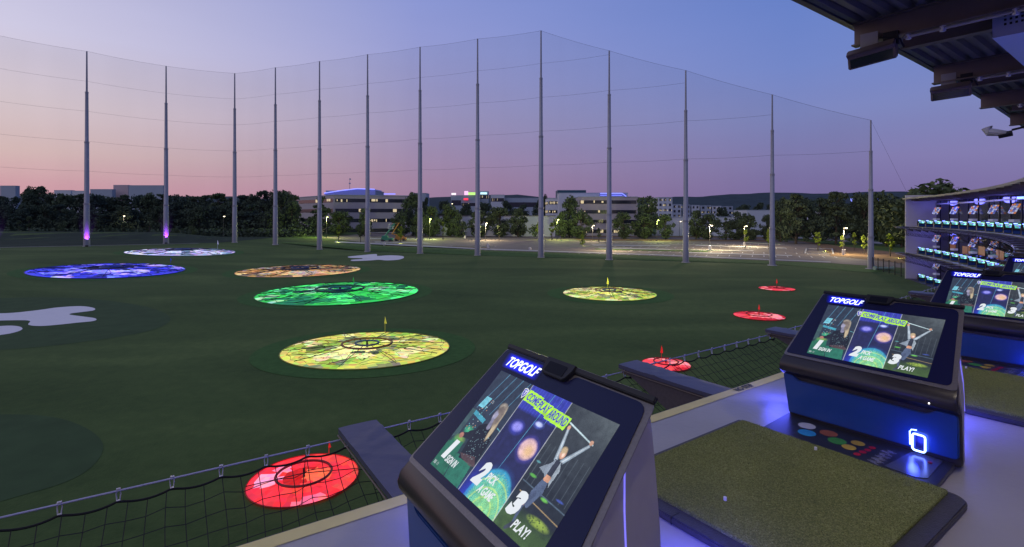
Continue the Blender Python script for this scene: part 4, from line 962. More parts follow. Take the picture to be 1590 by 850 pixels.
def paint():
    Wd, Hd = 330, 216; AS = .8075/.53
    yy, xx_ = np.mgrid[0:Hd, 0:Wd]; X = (xx_+.5)/Wd; Y = (yy+.5)/Hd
    rn = np.random.default_rng(5)
    im = np.zeros((Hd, Wd, 3))
    def L3(c_): return np.array([lin(v/255) for v in c_])
    def blend(a, c_): im[:] = im*(1-a[..., None])+L3(c_)*a[..., None]
    def ell(cx, cy, rx, ry, c_, al=1, soft=.15, rot=0):
        dx = (X-cx)*AS; dy = Y-cy; u = dx*math.cos(rot)+dy*math.sin(rot); v = -dx*math.sin(rot)+dy*math.cos(rot)
        d = np.sqrt((u/(rx*AS))**2+(v/ry)**2); blend(np.clip((1-d)/soft, 0, 1)*al, c_)
    def seg(x0, y0, x1, y1, w0, w1, c_, al=1, mask=None):
        ax, ay, bx, by = x0*AS, y0, x1*AS, y1; px, py = X*AS, Y
        L = (bx-ax)**2+(by-ay)**2; t = np.clip(((px-ax)*(bx-ax)+(py-ay)*(by-ay))/L, 0, 1)
        d = np.hypot(px-ax-t*(bx-ax), py-ay-t*(by-ay)); w = w0+(w1-w0)*t
        a = np.clip((w-d)/.004+.5, 0, 1)*al
        if mask is not None: a = a*mask
        blend(a, c_)
    def poly(pts, c_, al=1, mask=None):
        ins = np.zeros_like(X, bool); n = len(pts)
        for i in range(n):
            (xa, ya), (xb, yb) = pts[i], pts[(i+1) % n]
            cond = ((ya > Y) != (yb > Y)); xi = (xb-xa)*(Y-ya)/((yb-ya) if yb != ya else 1e-9)+xa
            ins ^= cond & (X < xi)
        a = ins.astype(float)*al
        if mask is not None: a = a*mask
        blend(a, c_)
    one = np.ones_like(X)
    P1 = (X < 1/3); P2 = (X >= 1/3) & (X < 2/3); P3 = X >= 2/3
    blend(one*P1, (44,54,72)); blend(one*P2, (34,36,84)); blend(one*P3, (52,58,64))
    # panel 1
    m = P1.astype(float)
    blend(np.clip((Y-.45)/.55, 0, 1)*m*.9, (26,52,56))
    for x0 in (.10, .17, .24, .31): seg(x0, 0, x0-.07, .40, .004, .003, (92,150,185), .8, m)
    poly([(.045,.27),(.10,.27),(.085,.38),(.03,.38)], (120,200,220), .95)
    poly([(.035,.42),(.17,.45),(.165,.49),(.03,.46)], (70,160,185), .95)
    poly([(.0,.42),(.04,.42),(.04,.68),(0,.72)], (60,86,90), 1)
    ell(.10, .60, .05, .05, (72,190,140), .9, .8); ell(.08, .70, .06, .05, (150,200,90), .8, .8); ell(.06, .74, .05, .06, (60,160,100), .8, .9)
    poly([(.0,.76),(.13,.70),(.16,1),(0,1)], (34,110,84), .85)
    for i in range(30): ell(rn.uniform(.06,.14), rn.uniform(.28,.6), .004, .007, ((240,170,110),(120,220,230),(230,240,240))[i % 3], .8, .7)
    # woman with long fair hair in a dotted blouse, arm held out
    poly([(.14,.80),(.30,.78),(.32,1),(.17,1)], (42,120,98), .9)
    seg(.13,.62,.22,.56,.035,.05,(24,26,38)); seg(.08,.655,.15,.625,.022,.035,(28,30,42)); ell(.072,.665,.022,.03,(176,120,104),1,.3)
    poly([(.15,.52),(.20,.47),(.27,.48),(.315,.58),(.325,.80),(.17,.82),(.155,.68)], (22,24,36))
    poly([(.16,.78),(.29,.74),(.33,.80),(.30,.82),(.20,.81)], (96,72,74), .7)
    ell(.238,.36,.042,.12,(104,98,100),1,.25); ell(.262,.38,.022,.13,(214,198,166),1,.4); ell(.272,.50,.018,.11,(196,178,146),1,.4); ell(.235,.285,.04,.045,(176,164,150),.9,.5)
    ell(.252,.37,.030,.125,(128,116,108),1,.4); ell(.218,.375,.021,.058,(152,150,176),1,.25); ell(.207,.385,.008,.018,(176,170,190),1,.5); seg(.222,.42,.230,.49,.016,.024,(128,126,152)); ell(.232,.315,.026,.045,(118,106,100),1,.4)
    for i in range(64):
        px, py = rn.uniform(.17,.31), rn.uniform(.52,.78)
        ell(px, py, .0026, .0045, (150,190,200), .8, .6)
    seg(.30,.46,.333,.47,.005,.003,(120,200,220),.8,m)
    # panel 2
    m = P2.astype(float)
    blend(np.clip((.24-Y)/.03, 0, 1)*m*.9, (52,60,176))
    blend(np.clip((.24-Y)/.03, 0, 1)*np.clip((np.sin(X*260)-.2), 0, 1)*m*.3, (90,100,220))
    seg(.53,0,.49,.72,.003,.002,(90,170,210),.9,m); seg(.60,.0,.585,.25,.002,.002,(120,170,220),.7,m)
    ell(.425,.37,.070,.075,(70,76,210),.8,.7); ell(.425,.365,.048,.05,(150,146,240),1,.5)
    ell(.555,.27,.050,.042,(90,110,220),.8,.7); ell(.555,.267,.034,.024,(196,206,250),1,.5)
    ell(.585,.47,.085,.125,(90,80,190),.8,.5); ell(.587,.47,.066,.095,(226,186,190),1,.25); ell(.60,.48,.05,.07,(232,190,130),.8,.7)
    ell(.545,1.0,.185,.36,(40,90,170),.7,.3); ell(.545,1.01,.165,.33,(56,156,196),1,.06); ell(.55,1.02,.148,.30,(96,196,176),1,.1); ell(.56,1.04,.12,.26,(130,210,150),1,.4)
    ang_ = np.arctan2(Y-1.02, (X-.55)*AS); rr_ = np.hypot((X-.55)*AS, Y-1.02)
    dm = (((X-.55)/.15)**2+((Y-1.02)/.31)**2 < 1)*m
    blend((np.abs((ang_*12) % 1-.5) < .08)*dm*.5, (40,110,130)); blend((np.abs((rr_*14) % 1-.5) < .1)*dm*.5, (210,240,120))
    blend((rn.random(X.shape) < .18)*dm*.4, (190,230,120))
    ell(.37,1.0,.06,.3,(40,60,220),.5,.9)
    # panel 3
    m = P3.astype(float)
    blend(np.clip((Y-.35)/.3, 0, 1)*m*.85, (30,36,46)); blend(np.clip((Y-.80)/.1, 0, 1)*m*.9, (66,92,44))
    for x0 in (.70,.74,.86,.90,.94,.98): seg(x0,.35,x0,.66,.002,.002,(96,108,118),.7,m)
    seg(.68,.66,1,.69,.004,.004,(90,110,130),.8,m); seg(.70,.73,1,.77,.003,.003,(200,170,120),.7,m)
    for (cx, cy, rx, ry, c_) in ((.72,.60,.03,.014,(90,170,70)),(.86,.69,.03,.014,(110,190,80)),(.90,.83,.085,.035,(150,176,70)),(.94,.64,.03,.01,(70,90,180)),(.70,.50,.02,.01,(90,150,160))): ell(cx, cy, rx, ry, c_, .95, .5)
    for i in range(26): ell(.90+rn.uniform(-.07,.07), .83+rn.uniform(-.025,.025), .006, .006, (50,70,40), .8, .5)
    blend(np.clip(((X-.667)*3-.0), 0, 1)*np.clip((.3-Y)/.3, 0, 1)*m*.5, (110,120,124))
    # woman with arms up holding a club
    seg(.735,.145,.93,.215,.006,.005,(200,224,232))
    seg(.785,.42,.747,.20,.019,.012,(150,166,182)); seg(.825,.42,.913,.235,.019,.012,(150,166,182)); ell(.744,.180,.012,.022,(214,164,138),1,.3); ell(.917,.205,.013,.022,(214,164,138),1,.3)
    seg(.785,.42,.747,.20,.007,.004,(206,216,224),.8); seg(.825,.42,.913,.235,.006,.004,(206,216,224),.8)
    poly([(.782,.42),(.832,.42),(.834,.54),(.786,.54)], (52,56,70)); poly([(.725,.53),(.772,.46),(.790,.415),(.788,.57),(.772,.55)], (140,152,168), .95); poly([(.822,.415),(.845,.48),(.838,.61),(.820,.57)], (168,180,192), .9)
    ell(.805,.365,.021,.046,(206,158,134),1,.2); ell(.801,.340,.023,.034,(196,172,136),1,.4); ell(.809,.372,.010,.022,(236,206,190),.9,.5)
    poly([(.788,.54),(.826,.545),(.822,.59),(.785,.585)], (212,156,126)); poly([(.782,.585),(.824,.59),(.832,.68),(.79,.72),(.762,.70)], (84,98,128))
    seg(.812,.67,.790,.78,.024,.018,(84,98,128)); seg(.785,.70,.762,.80,.025,.018,(76,88,118)); ell(.760,.785,.013,.028,(176,96,76),1,.4)
    seg(.762,.81,.772,.92,.016,.010,(80,92,122)); seg(.775,.93,.75,.975,.017,.013,(60,66,80))
    # dividers, banner blocks
    for xv in (1/3, 2/3): blend(np.clip((.0022-np.abs(X-xv))/.0015, 0, 1), (225,230,235))
    for x0, y0, x1, y1 in ((.335,.045,.47,.15),(.45,.075,.57,.175),(.555,.095,.725,.205)):
        poly([(x0+.006,y0),(x1+.004,y0+.016),(x1-.006,y1+.016),(x0-.004,y1)], (176,240,60))
    sm_ = rn.normal(size=(Hd//6+2, Wd//6+2)); sm_ = np.kron(sm_, np.ones((6, 6)))[:Hd, :Wd]
    for _ in range(3): sm_ = (sm_+np.roll(sm_, 2, 0)+np.roll(sm_, 2, 1)+np.roll(sm_, -2, 0)+np.roll(sm_, -2, 1))/5
    im *= (1+.16*sm_+.10*rn.normal(size=im.shape[:2]))[..., None]
    blend(one*.03, (190,205,255)); 
    return np.clip(im, 0, 1)
IMG = paint()
TH = .75; CT, ST = math.cos(TH), math.sin(TH)
def sp(u, t, off=0): return (u, -(t*CT+off*ST), .941-t*ST+off*CT)
M_screen = mat('screen_picture', (0,0,0,1), .35, emis=1.05, attr=True, spec=.15)
M_screen.node_tree.nodes['Principled BSDF'].inputs['Base Color'].default_value = (0,0,0,1)
for l in list(M_screen.node_tree.links):
    if l.to_socket.name == 'Base Color': M_screen.node_tree.links.remove(l)
M_txtw = mat('screen_white', (0,0,0,1), .4, emis=.92, ecol=c(238,244,250))
M_txtp = mat('screen_purple', (0,0,0,1), .4, emis=.9, ecol=c(84,78,205))
M_pix = mat('screen_line', (0,0,0,1), .4, emis=.8, ecol=c(120,140,160))
DW, DH = .8075, .53

def rot_poly(pts, r, n=4):
    """round the corners of a polygon"""
    out = []; k = len(pts)
    for i in range(k):
        p = Vector(pts[i]); a = Vector(pts[i-1])-p; b_ = Vector(pts[(i+1) % k])-p
        rr_ = r if not isinstance(r, (list, tuple)) else r[i]
        rr_ = min(rr_, a.length*.45, b_.length*.45)
        if rr_ < 1e-4: out.append(tuple(p)); continue
        A = p+a.normalized()*rr_; B = p+b_.normalized()*rr_
        for j in range(n+1):
            t = j/n; q = A*(1-t)**2+p*2*t*(1-t)+B*t*t; out.append(tuple(q))
    return out
def xl(z):   # left and right outline of the body at height z
    return float(np.interp(z, [0, .06, .42, .53, 1.05], [-.125, -.14, -.195, -.185, -.088]))
def xr(z): return float(np.interp(z, [0, .06, .42, .53, 1.05], [1.0, 1.005, .995, .985, .905]))
PROF = [(-.150,1.012),(-.138,1.036),(-.112,1.042),(-.092,1.0205),(.06,.8788),(.22,.7297),(.38,.5806),(.434,.530),(.470,.497),(.484,.455),(.474,.418),(.440,.392),(.415,.375),(.415,.075),(.415,.030),(-.12,.030),(-.132,.10),(-.132,.50),(-.138,.80)]
def make_kiosk():
    t = tag(empty('game_kiosk'), 'kiosk', 'game kiosk', 'touch screen kiosks at the hitting bays')
    # shell: loft across the width with slightly rounded side edges
    b = MB()
    prof = []
    for (n_, z_) in PROF: prof.append((n_, z_))
    cx, cz = .10, .5
    sl = []
    for f_, ins in ((0, .022), (.006, .008), (.024, 0), (None, None), (.024, 0), (.006, .008), (0, .022)):
        sl.append((f_, ins))
    K = len(prof); rings = []
    for i, (f_, ins) in enumerate(sl):
        if f_ is None: continue
        left = i < 3; ring = []
        for (n_, z_) in prof:
            d = math.hypot(n_-cx, z_-cz) or 1; q = (n_-(n_-cx)/d*ins, z_-(z_-cz)/d*ins)
            tp = (.10+.04*(1-z_))*max(0, (.42-n_)/.56); ux = (xl(z_)+f_+tp) if left else (xr(z_)-f_-tp); ring.append((ux, -q[0], q[1]))
        rings.append(ring)
    for r_ in rings: b.v += r_
    for i in range(len(rings)-1):
        for j in range(K): b.f.append((i*K+j, i*K+(j+1)%K, (i+1)*K+(j+1)%K, (i+1)*K+j)); b.m.append(0)
    b.f.append(tuple(range(K))); b.m.append(0); b.f.append(tuple((len(rings)-1)*K+j for j in range(K))[::-1]); b.m.append(0)
    b.build('shell', M_shell, t, smooth=35)
    # side panels
    for left in (True, False):
        zs = [.035,.05,.12,.2,.3,.36,.40,.44,.49,.53,.572,.65,.75,.86,.93,.985,1.0]; NC = 8; b = MB()
        def sidex(n_, z_, o_): 
            tp = (.10+.04*(1-z_))*max(0, (.42-n_)/.56)
            return (xl(z_)+tp-o_) if left else (xr(z_)-tp+o_)
        for o_ in (.013, -.03):
            for z_ in zs:
                nf = float(np.interp(z_, [.035,.36,.44,.49,.572,.86,1.0], [.385,.388,.425,.42,.36,.05,-.10])); nb_ = float(np.interp(z_, [.035,.05,.3,.46,.8,.97,1.0], [-.125,-.150,-.146,-.142,-.148,-.142,-.128]))
                for k in range(NC+1): n_ = nb_+(nf-nb_)*k/NC; b.v.append((sidex(n_, z_, o_-(.006 if k in (0, NC) or z_ in (.035, 1.0) else 0) if o_ > 0 else o_), -n_, z_))
        RW = NC+1; NZ = len(zs)
        for q_ in (0, 1):
            for j in range(NZ-1):
                for k in range(NC): n = q_*NZ*RW+j*RW+k; b.f.append((n, n+1, n+RW+1, n+RW)); b.m.append(0)
        bd = [k for k in range(NC+1)]+[j*RW+NC for j in range(1, NZ)]+[(NZ-1)*RW+k for k in range(NC-1, -1, -1)]+[j*RW for j in range(NZ-2, 0, -1)]
        for q_ in range(len(bd)): a_, c_ = bd[q_], bd[(q_+1) % len(bd)]; b.f.append((a_, c_, c_+NZ*RW, a_+NZ*RW)); b.m.append(0)
        o = b.build('side_panel', M_silver, t, smooth=40)
        b = MB(); pts = []
        for n_, z_ in ((.06,.84),(.085,.70),(.10,.55),(.11,.33)): tp = (.10+.04*(1-z_))*(.42-n_)/.56; pts.append(((xl(z_)-.015+tp) if left else (xr(z_)+.015-tp), -n_, z_))
        b.tube(pts, .0035, 5); b.build('side_led', mat('side_led_violet', (.2,.2,.9,1), .4, emis=.9, ecol=(.25,.22,1,1)), o)
    # bezel frame on the slope
    T0 = -.128
    top = [(-.082,T0),(.905-.012,T0),(.978,.585),(-.176,.585)]
    outer = rot_poly(top, .03)
    b = MB(); b.prism([sp(p[0], p[1], -.004) for p in outer], [sp(p[0], p[1], .0005) for p in outer]); b.build('bezel', M_bezel, t)
    gl = rot_poly([(-.074,-.120),(.246,-.120),(.270,-.072),(.440,-.072),(.470,-.112),(.866,-.112),(.945,.556),(-.158,.562)], [.03,.012,.012,.012,.02,.05,.045,.02])
    b = MB(); b.prism([sp(p[0], p[1], .0006) for p in gl], [sp(p[0], p[1], .0045) for p in gl]); g_ = b.build('screen_glass', M_glass, t)
    # top ridge with sensor recess
    b = MB()
    for u0, u1, h_ in ((-.080,.262,.010),(.452,.895,.016)):
        A = [sp(u0,-.150,.0),sp(u0,-.118,.0),sp(u0,-.124,h_),sp(u0,-.146,h_+.004)]; B_ = [sp(u1,-.150,.0),sp(u1,-.118,.0),sp(u1,-.124,h_),sp(u1,-.146,h_+.004)]
        b.prism(A, B_)
    A = [(.262,-.150),(.262,-.122),(.272,-.078),(.285,-.066),(.425,-.066),(.440,-.078),(.455,-.118),(.455,-.150)]
    b.prism([sp(p[0], p[1], .004) for p in A], [sp(p[0], p[1], .026) for p in A]); b.build('top_ridge', M_black, t, bevel=.003)
    b = MB(); A = rot_poly([(.292,-.130),(.418,-.130),(.418,-.078),(.292,-.078)], .008); b.prism([sp(p[0], p[1], .024) for p in A], [sp(p[0], p[1], .0275) for p in A]); b.build('sensor_window', mat('sensor_glass', (.003,.004,.010,1), .5, spec=.2), t)
    # display picture
    step = 1; Hd, Wd, _ = IMG.shape; b = MB(); cols = []
    for j in range(Hd+1):
        for i in range(Wd+1): b.v.append(sp(DW*i/Wd, DH*j/Hd, .0052))
    for j in range(Hd):
        for i in range(Wd):
            n = j*(Wd+1)+i; b.f.append((n, n+1, n+Wd+2, n+Wd+1)); b.m.append(0)
    me = bpy.data.meshes.new('display'); me.from_pydata(b.v, [], b.f); me.materials.append(M_screen)
    at_ = me.color_attributes.new('Col', 'FLOAT_COLOR', 'CORNER')
    colr = np.ones((Hd*Wd, 4, 4), np.float32); colr[:, :, :3] = IMG.reshape(-1, 1, 3); at_.data.foreach_set('color', colr.ravel())
    d_ = bpy.data.objects.new('display', me); COL.objects.link(d_); d_.parent = t
    pl = lambda x_, y_: sp(x_*DW, y_*DH, .0060)
    b = MB()
    fit_text(b, '1', .035,.715,.075,.90, pl, .07, .16); fit_text(b, 'SIGN IN', .085,.845,.195,.91, pl, .03, .16)
    b.build('screen_lettering', M_txtw, d_); b = MB()
    fit_text(b, '2', .365,.70,.435,.895, pl, .08, .16); fit_text(b, 'PICK', .455,.755,.535,.825, pl, .03, .16); fit_text(b, 'A GAME', .45,.855,.575,.925, pl, .03, .16)
    b.build('screen_lettering', M_txtw, d_); b = MB()
    fit_text(b, '3', .685,.715,.755,.90, pl, .08, .16); fit_text(b, 'PLAY!', .775,.885,.885,.955, pl, .03, .16)
    b.build('screen_lettering', M_txtw, d_)
    b = MB()
    fit_text(b, 'COME', .347,.065,.457,.138, pl, .03, .1, .12); fit_text(b, 'PLAY', .462,.088,.558,.160, pl, .03, .1, .12); fit_text(b, 'AROUND', .564,.108,.712,.185, pl, .03, .1, .10)
    b.build('banner_lettering', M_txtp, d_)
    b = MB(); sh = [(.292,.055),(.313,.045),(.334,.060),(.330,.11),(.312,.15),(.297,.11)]; b.quad(*[pl(*p) for p in sh]); o = b.build('shield_emblem', M_txtw, d_)
    b = MB(); q = lambda x_, y_: sp(x_*DW, y_*DH, .0064); cxs, cys = .3125, .09
    b.quad(*[q(cxs+(p[0]-cxs)*.76, cys+(p[1]-cys)*.78) for p in sh]); b.build('shield_field', M_txtp, o)
    b = MB(); q2 = lambda x_, y_: sp(x_*DW, y_*DH, .0067)
    fit_text(b, 'T', .303,.068,.324,.11, q2, .06, .1); b.build('shield_letter', M_txtw, o)
    b = MB(); q = lambda x_, y_: sp(x_*DW, y_*DH, .0058)
    fit_text(b, '305  11', .012,.945,.060,.975, q, 0, 0); fit_text(b, '18:24', .93,.965,.965,.985, q, 0, 0) if False else None
    b.build('status_text', M_txtw, d_)
    # logo above the display
    b = MB(); fit_text(b, 'TOPGOLF', -.012,-.088,.238,-.034, lambda x_, y_: sp(x_, y_, .0056), .022, .28); b.build('logo_lettering', M_logo, g_)
    b = MB(); A = rot_poly([(-.045,-.108),(.262,-.108),(.268,-.018),(-.030,-.018)], .022, 5)
    ctr = (.112,-.062)
    # soft backlight field round the logo
    n0 = 0; lv = [(1.0, 0.0), (.86, .12), (.66, .50), (.40, 1.0)]
    cols = []
    K = len(A)
    for fr, br in lv:
        for p in A: b.v.append(sp(ctr[0]+(p[0]-ctr[0])*fr, ctr[1]+(p[1]-ctr[1])*fr, .0050))
    b.v.append(sp(ctr[0], ctr[1], .0050))
    for i in range(3):
        for j in range(K): b.f.append((i*K+j, i*K+(j+1)%K, (i+1)*K+(j+1)%K, (i+1)*K+j)); b.m.append(0)
    for j in range(K): b.f.append((3*K+j, 3*K+(j+1)%K, 4*K)); b.m.append(0)
    o = b.build('logo_backlight', mat('logo_glow', (.005,.006,.02,1), .3, emis=1.7, attr=True), g_)
    me = o.data; at_ = me.color_attributes.new('Col', 'FLOAT_COLOR', 'POINT')
    arr = []
    for fr, br in lv: arr += [.01*br, .016*br, .95*br, 1]*K
    arr += [.015,.03,1,1]; at_.data.foreach_set('color', arr)
    # blue front panel
    pu = [(-.172,.385),(-.090,.380),(-.050,.348),(.820,.344),(.866,.382),(.986,.382),(.990,.085),(-.125,.068)]
    pu = rot_poly(pu, [.02,.03,.03,.03,.03,.035,.03,.01])
    b = MB(); b.prism([(p[0], -.405, p[1]) for p in pu], [(p[0], -.438, p[1]) for p in pu]); fp = b.build('front_panel', M_blue, t, bevel=.006)
    # ball outlet: glowing rounded frame with a dark core
    def frame_ring(b, u0, u1, z0, z1, n_, w_, r_):
        pts = rot_poly([(u0,z0),(u1,z0),(u1,z1),(u0,z1)], r_, 4); pts = [(p[0], -n_, p[1]) for p in pts]; b.tube(pts+[pts[0]], w_, 6, cap=False)
    b = MB(); frame_ring(b, .742,.815,.078,.192,.462,.0065,.018); po = b.build('ball_outlet', M_ledw, t)
    b = MB(); b.box((.755,-.450,.09),(.803,-.436,.18)); b.build('outlet_core', mat('outlet_dark', (.01,.012,.05,1), .3), po)
    b = MB(); pts = [(.722,-.442,.10),(.720,-.442,.19),(.730,-.442,.208),(.760,-.442,.214)]; b.tube(pts, .0045, 5); b.build('outlet_trim', M_ledw, po)
    b = MB(); b.tube([(.842,-.470,.437),(.842,-.487,.434)], .0045, 8); b.build('indicator_light', mat('indicator', (1,.95,.9,1), .4, emis=2.5), t)
    # target tray in front
    A = rot_poly([(-.135,.42),(.965,.42),(.985,.86),(.95,.885),(-.115,.862)], [.005,.01,.04,.03,.03])
    b = MB(); b.prism([(p[0], -p[1], .014) for p in A], [(p[0], -p[1], .052-.02*max(0, p[1]-.42)) for p in A]); tr_ = b.build('target_tray', mat('tray_plastic', (.022,.022,.030,1), .35, noise=.1, nscale=30), t, bevel=.004)
    def dotz(n_): return .0525-.02*max(0, n_-.42)+.0012
    for (u_, n_, r1, r2, col) in ((.085,.575,.062,.062,(.55,.56,.66,1)),(.145,.705,.062,.062,(.03,.30,.62,1)),(.250,.585,.060,.060,(.34,.10,.05,1)),(.345,.675,.060,.060,(.06,.30,.05,1)),(.452,.595,.044,.044,(.48,.32,.04,1)),(.440,.715,.046,.046,(.55,.38,.05,1)),(.545,.595,.020,.024,(.45,.01,.03,1)),(.540,.660,.020,.024,(.45,.01,.03,1)),(.530,.720,.022,.024,(.45,.01,.03,1)),(.520,.785,.022,.026,(.45,.01,.03,1))):
        b = MB(); pts = [(u_+r1*math.cos(a), -(n_+r2*math.sin(a)), dotz(n_+r2*math.sin(a))) for a in np.linspace(0, 2*PI, 25)[:-1]]; b.quad(*pts); b.build('target_dot', mat('dot_%g_%g' % (col[0], col[1]), col, .45, noise=.15, nscale=60), tr_)
    b = MB()
    # hand written style note down the tray
    fit_text(b, 'Power', .575,.62,.68,.665, lambda x_, y_: (x_, -y_, dotz(y_)), 0, .3); fit_text(b, 'tee time', .565,.69,.695,.73, lambda x_, y_: (x_, -y_, dotz(y_)), 0, .3)
    b.v = []; b.f = []; b.m = []
    rn = random.Random(3)
    for k in range(26):
        n_ = .55+.30*k/26; u_ = .640+.02*math.sin(k*1.3); w_ = rn.uniform(.012,.035); h_ = .004
        b.quad(*[(u_-w_, -(n_), dotz(n_)), (u_+w_, -(n_+.004), dotz(n_)), (u_+w_, -(n_+.004+h_), dotz(n_)), (u_-w_, -(n_+h_), dotz(n_))])
    b.build('tray_print', mat('print_white', (.45,.45,.55,1), .5), tr_)
    b = MB(); A = rot_poly([(.735,.445),(.905,.445),(.925,.80),(.87,.84),(.70,.835)], .02); b.prism([(p[0], -p[1], .045) for p in A], [(p[0], -p[1], dotz(p[1])+.002) for p in A]); b.build('ball_chute', mat('chute_metal', (.14,.15,.20,1), .22, .5, noise=.15, nscale=10), tr_)
    b = MB(); b.tube([(.865,-.545,.05),(.865,-.545,.06)], .012, 8); b.build('chute_button', mat('button_red', (.35,.02,.05,1), .4), tr_)
    # led bar behind
    b = MB(); b.box((.06,.142,.10),(.84,.150,.115)); b.build('rear_led', M_led, t)
    return t
kiosk0 = make_kiosk()
def make_mat():
    t = tag(empty('hitting_mat'), 'mat', 'hitting mat', 'hitting mats of the bays')
    A = rot_poly([(-.315,.872),(1.095,.872),(1.155,.93),(1.155,2.44),(1.10,2.475),(-.315,2.475)], [.03,.05,.05,.04,.03,.03], 4)
    b = MB(); b.prism([(p[0], -p[1], .002) for p in A], [(p[0], -p[1], .044) for p in A]); b.build('rubber_border', M_rubber, t, bevel=.008)
    A = rot_poly([(-.268,.892),(1.055,.892),(1.055,2.375),(-.268,2.375)], .03)
    b = MB(); b.prism([(p[0], -p[1], .03) for p in A], [(p[0], -p[1], .060) for p in A]); tf = b.build('turf', M_turf, t, bevel=.004)
    # pile fringe so that the edge and the surface are not flat
    rn = np.random.default_rng(4); b = MB()
    for k in range(9000):
        u_ = rn.uniform(-.262,1.05); n_ = rn.uniform(.9,2.37); h_ = rn.uniform(.004,.011); a = rn.uniform(0, PI); w_ = .0022
        dx, dy = w_*math.cos(a), w_*math.sin(a); lx, ly = rn.uniform(-.004,.004), rn.uniform(-.004,.004)
        b.quad((u_-dx, -n_-dy, .0595), (u_+dx, -n_+dy, .0595), (u_+lx, -n_+ly, .0595+h_))
    b.build('turf_pile', mat('turf_fibre', (.20,.22,.07,1), .8, noise=.5, nscale=40, spec=.2), t)['kind'] = 'stuff'
    for u_, n_ in ((.335,.985),(.335,2.10)):
        b = MB(); b.tube([(u_, -n_, .058), (u_, -n_, .079)], .0095, 12); b.build('rubber_tee', mat('tee_white', (.82,.80,.72,1), .5), t)
    b = MB(); b.box((.24,-2.477,.004),(.246,-2.40,.0458)); b.build('border_seam', M_black, t)
    return t
mat0 = make_mat()
def make_net():
    t = tag(empty('catch_net'), 'net', 'safety net', 'safety nets along the deck edges')
    L = 3.37; rn = random.Random(2); nh = 11
    b = MB(); b.tube([(-1.42, y_, -.165) for y_ in (0, L/2, L)], .0065, 6); b.build('steel_cable', M_cable, t)
    hooks = [.16+(L-.30)*k/(nh-1) for k in range(nh)]
    for y_ in hooks:
        b = MB()
        for dy in (-.008, .008): b.tube([(-1.42, y_+dy, -.150), (-1.428, y_+dy*1.6, -.190), (-1.42, y_+dy, -.232)], .0042, 5)
        b.tube([(-1.42, y_-.012, -.150), (-1.42, y_+.012, -.150)], .006, 5); b.tube([(-1.42, y_-.012, -.230), (-1.42, y_+.012, -.230)], .006, 5)
        b.build('hook', M_hook, t)
    def edge(y_):
        k = (y_-hooks[0])/(hooks[1]-hooks[0]); fr = k-math.floor(k); return -.235-.030*4*fr*(1-fr)
    b = MB(); b.tube([(-1.42, L*k/88, edge(L*k/88)) for k in range(89)], .0085, 5); b.build('border_rope', M_ropeb, t)
    # mesh: w runs down and inward
    def surf(y_, w_):
        e = edge(y_)*(1-w_)+(-.74)*w_
        bow = math.sin(PI*w_); side = .10*math.sin(PI*y_/L)
        return (-1.42+1.40*w_, y_+.010*math.sin(9*w_+5*y_), e-.06*bow-side*bow)
    b = MB(); NY = 29; NWw = 13
    for i in range(NY+1):
        y_ = L*i/NY; b.tube([surf(y_, k/NWw) for k in range(NWw+1)], .0036, 3, cap=False)
    for k in range(1, NWw+1): b.tube([surf(L*i/NY, k/NWw+.006*math.sin(i*2.1+k)) for i in range(NY+1)], .0036, 3, cap=False)
    b.build('netting', M_ropeb, t)
    return t
net0 = make_net()
def make_arm():
    t = tag(empty('padded_arm'), 'arm', 'net arm', 'padded outrigger arms carrying the nets')
    b = MB(); NX, NY = 26, 8; rn = random.Random(6)
    def top(x_, y_):
        cr = .010*math.exp(-((x_+1.12+.9*(y_-.16))/.035)**2)+.008*math.exp(-((x_+.98+.5*(y_-.2))/.03)**2)+.006*math.exp(-((x_+.80-.8*(y_-.1))/.03)**2)
        return -.078-.004*abs((y_-.165)/.165)**4+cr-.006*math.sin(PI*(x_+1.44)/1.44)
    for i in range(NX+1):
        for j in range(NY+1):
            x_ = -1.44+1.42*i/NX; y_ = .33*j/NY; b.v.append((x_, y_, top(x_, y_)))
    for i in range(NX):
        for j in range(NY):
            n = i*(NY+1)+j; b.f.append((n, n+NY+1, n+NY+2, n+1)); b.m.append(0)
    n = len(b.v); rim = [(i, 0) for i in range(NX+1)]+[(NX, j) for j in range(1, NY+1)]+[(i, NY) for i in range(NX-1, -1, -1)]+[(0, j) for j in range(NY-1, 0, -1)]
    for (i, j) in rim:
        v = b.v[i*(NY+1)+j]; b.v.append((v[0], v[1], -.128))
    for q in range(len(rim)):
        q2 = (q+1) % len(rim); a = rim[q][0]*(NY+1)+rim[q][1]; c_ = rim[q2][0]*(NY+1)+rim[q2][1]; b.f.append((a, c_, n+q2, n+q)); b.m.append(0)
    b.quad(*[b.v[n+q] for q in range(len(rim))][::-1])
    b.build('vinyl_pad', M_pad, t, smooth=30)
    b = MB(); b.tube([(-1.44,0,-.10),(-1.44,.33,-.10)], .008, 5); b.tube([(-1.44,-.004,-.142),(0,-.004,-.142)], .007, 5); b.tube([(-1.44,.334,-.142),(0,.334,-.142)], .007, 5); b.build('piping', mat('brown_piping', (.13,.10,.09,1), .6), t)
    for y_ in (.02, .31):
        b = MB(); b.prism([(-1.36, y_-.004, -.147), (-.04, y_-.004, -.147), (-.04, y_-.004, -.72)], [(-1.36, y_+.004, -.147), (-.04, y_+.004, -.147), (-.04, y_+.004, -.72)]); b.build('gusset', M_gusset, t)
    b = MB(); b.box((-1.43,.05,-.20),(-.02,.11,-.147)); b.build('steel_bar', M_steel, t)
    return t
arm0 = make_arm()
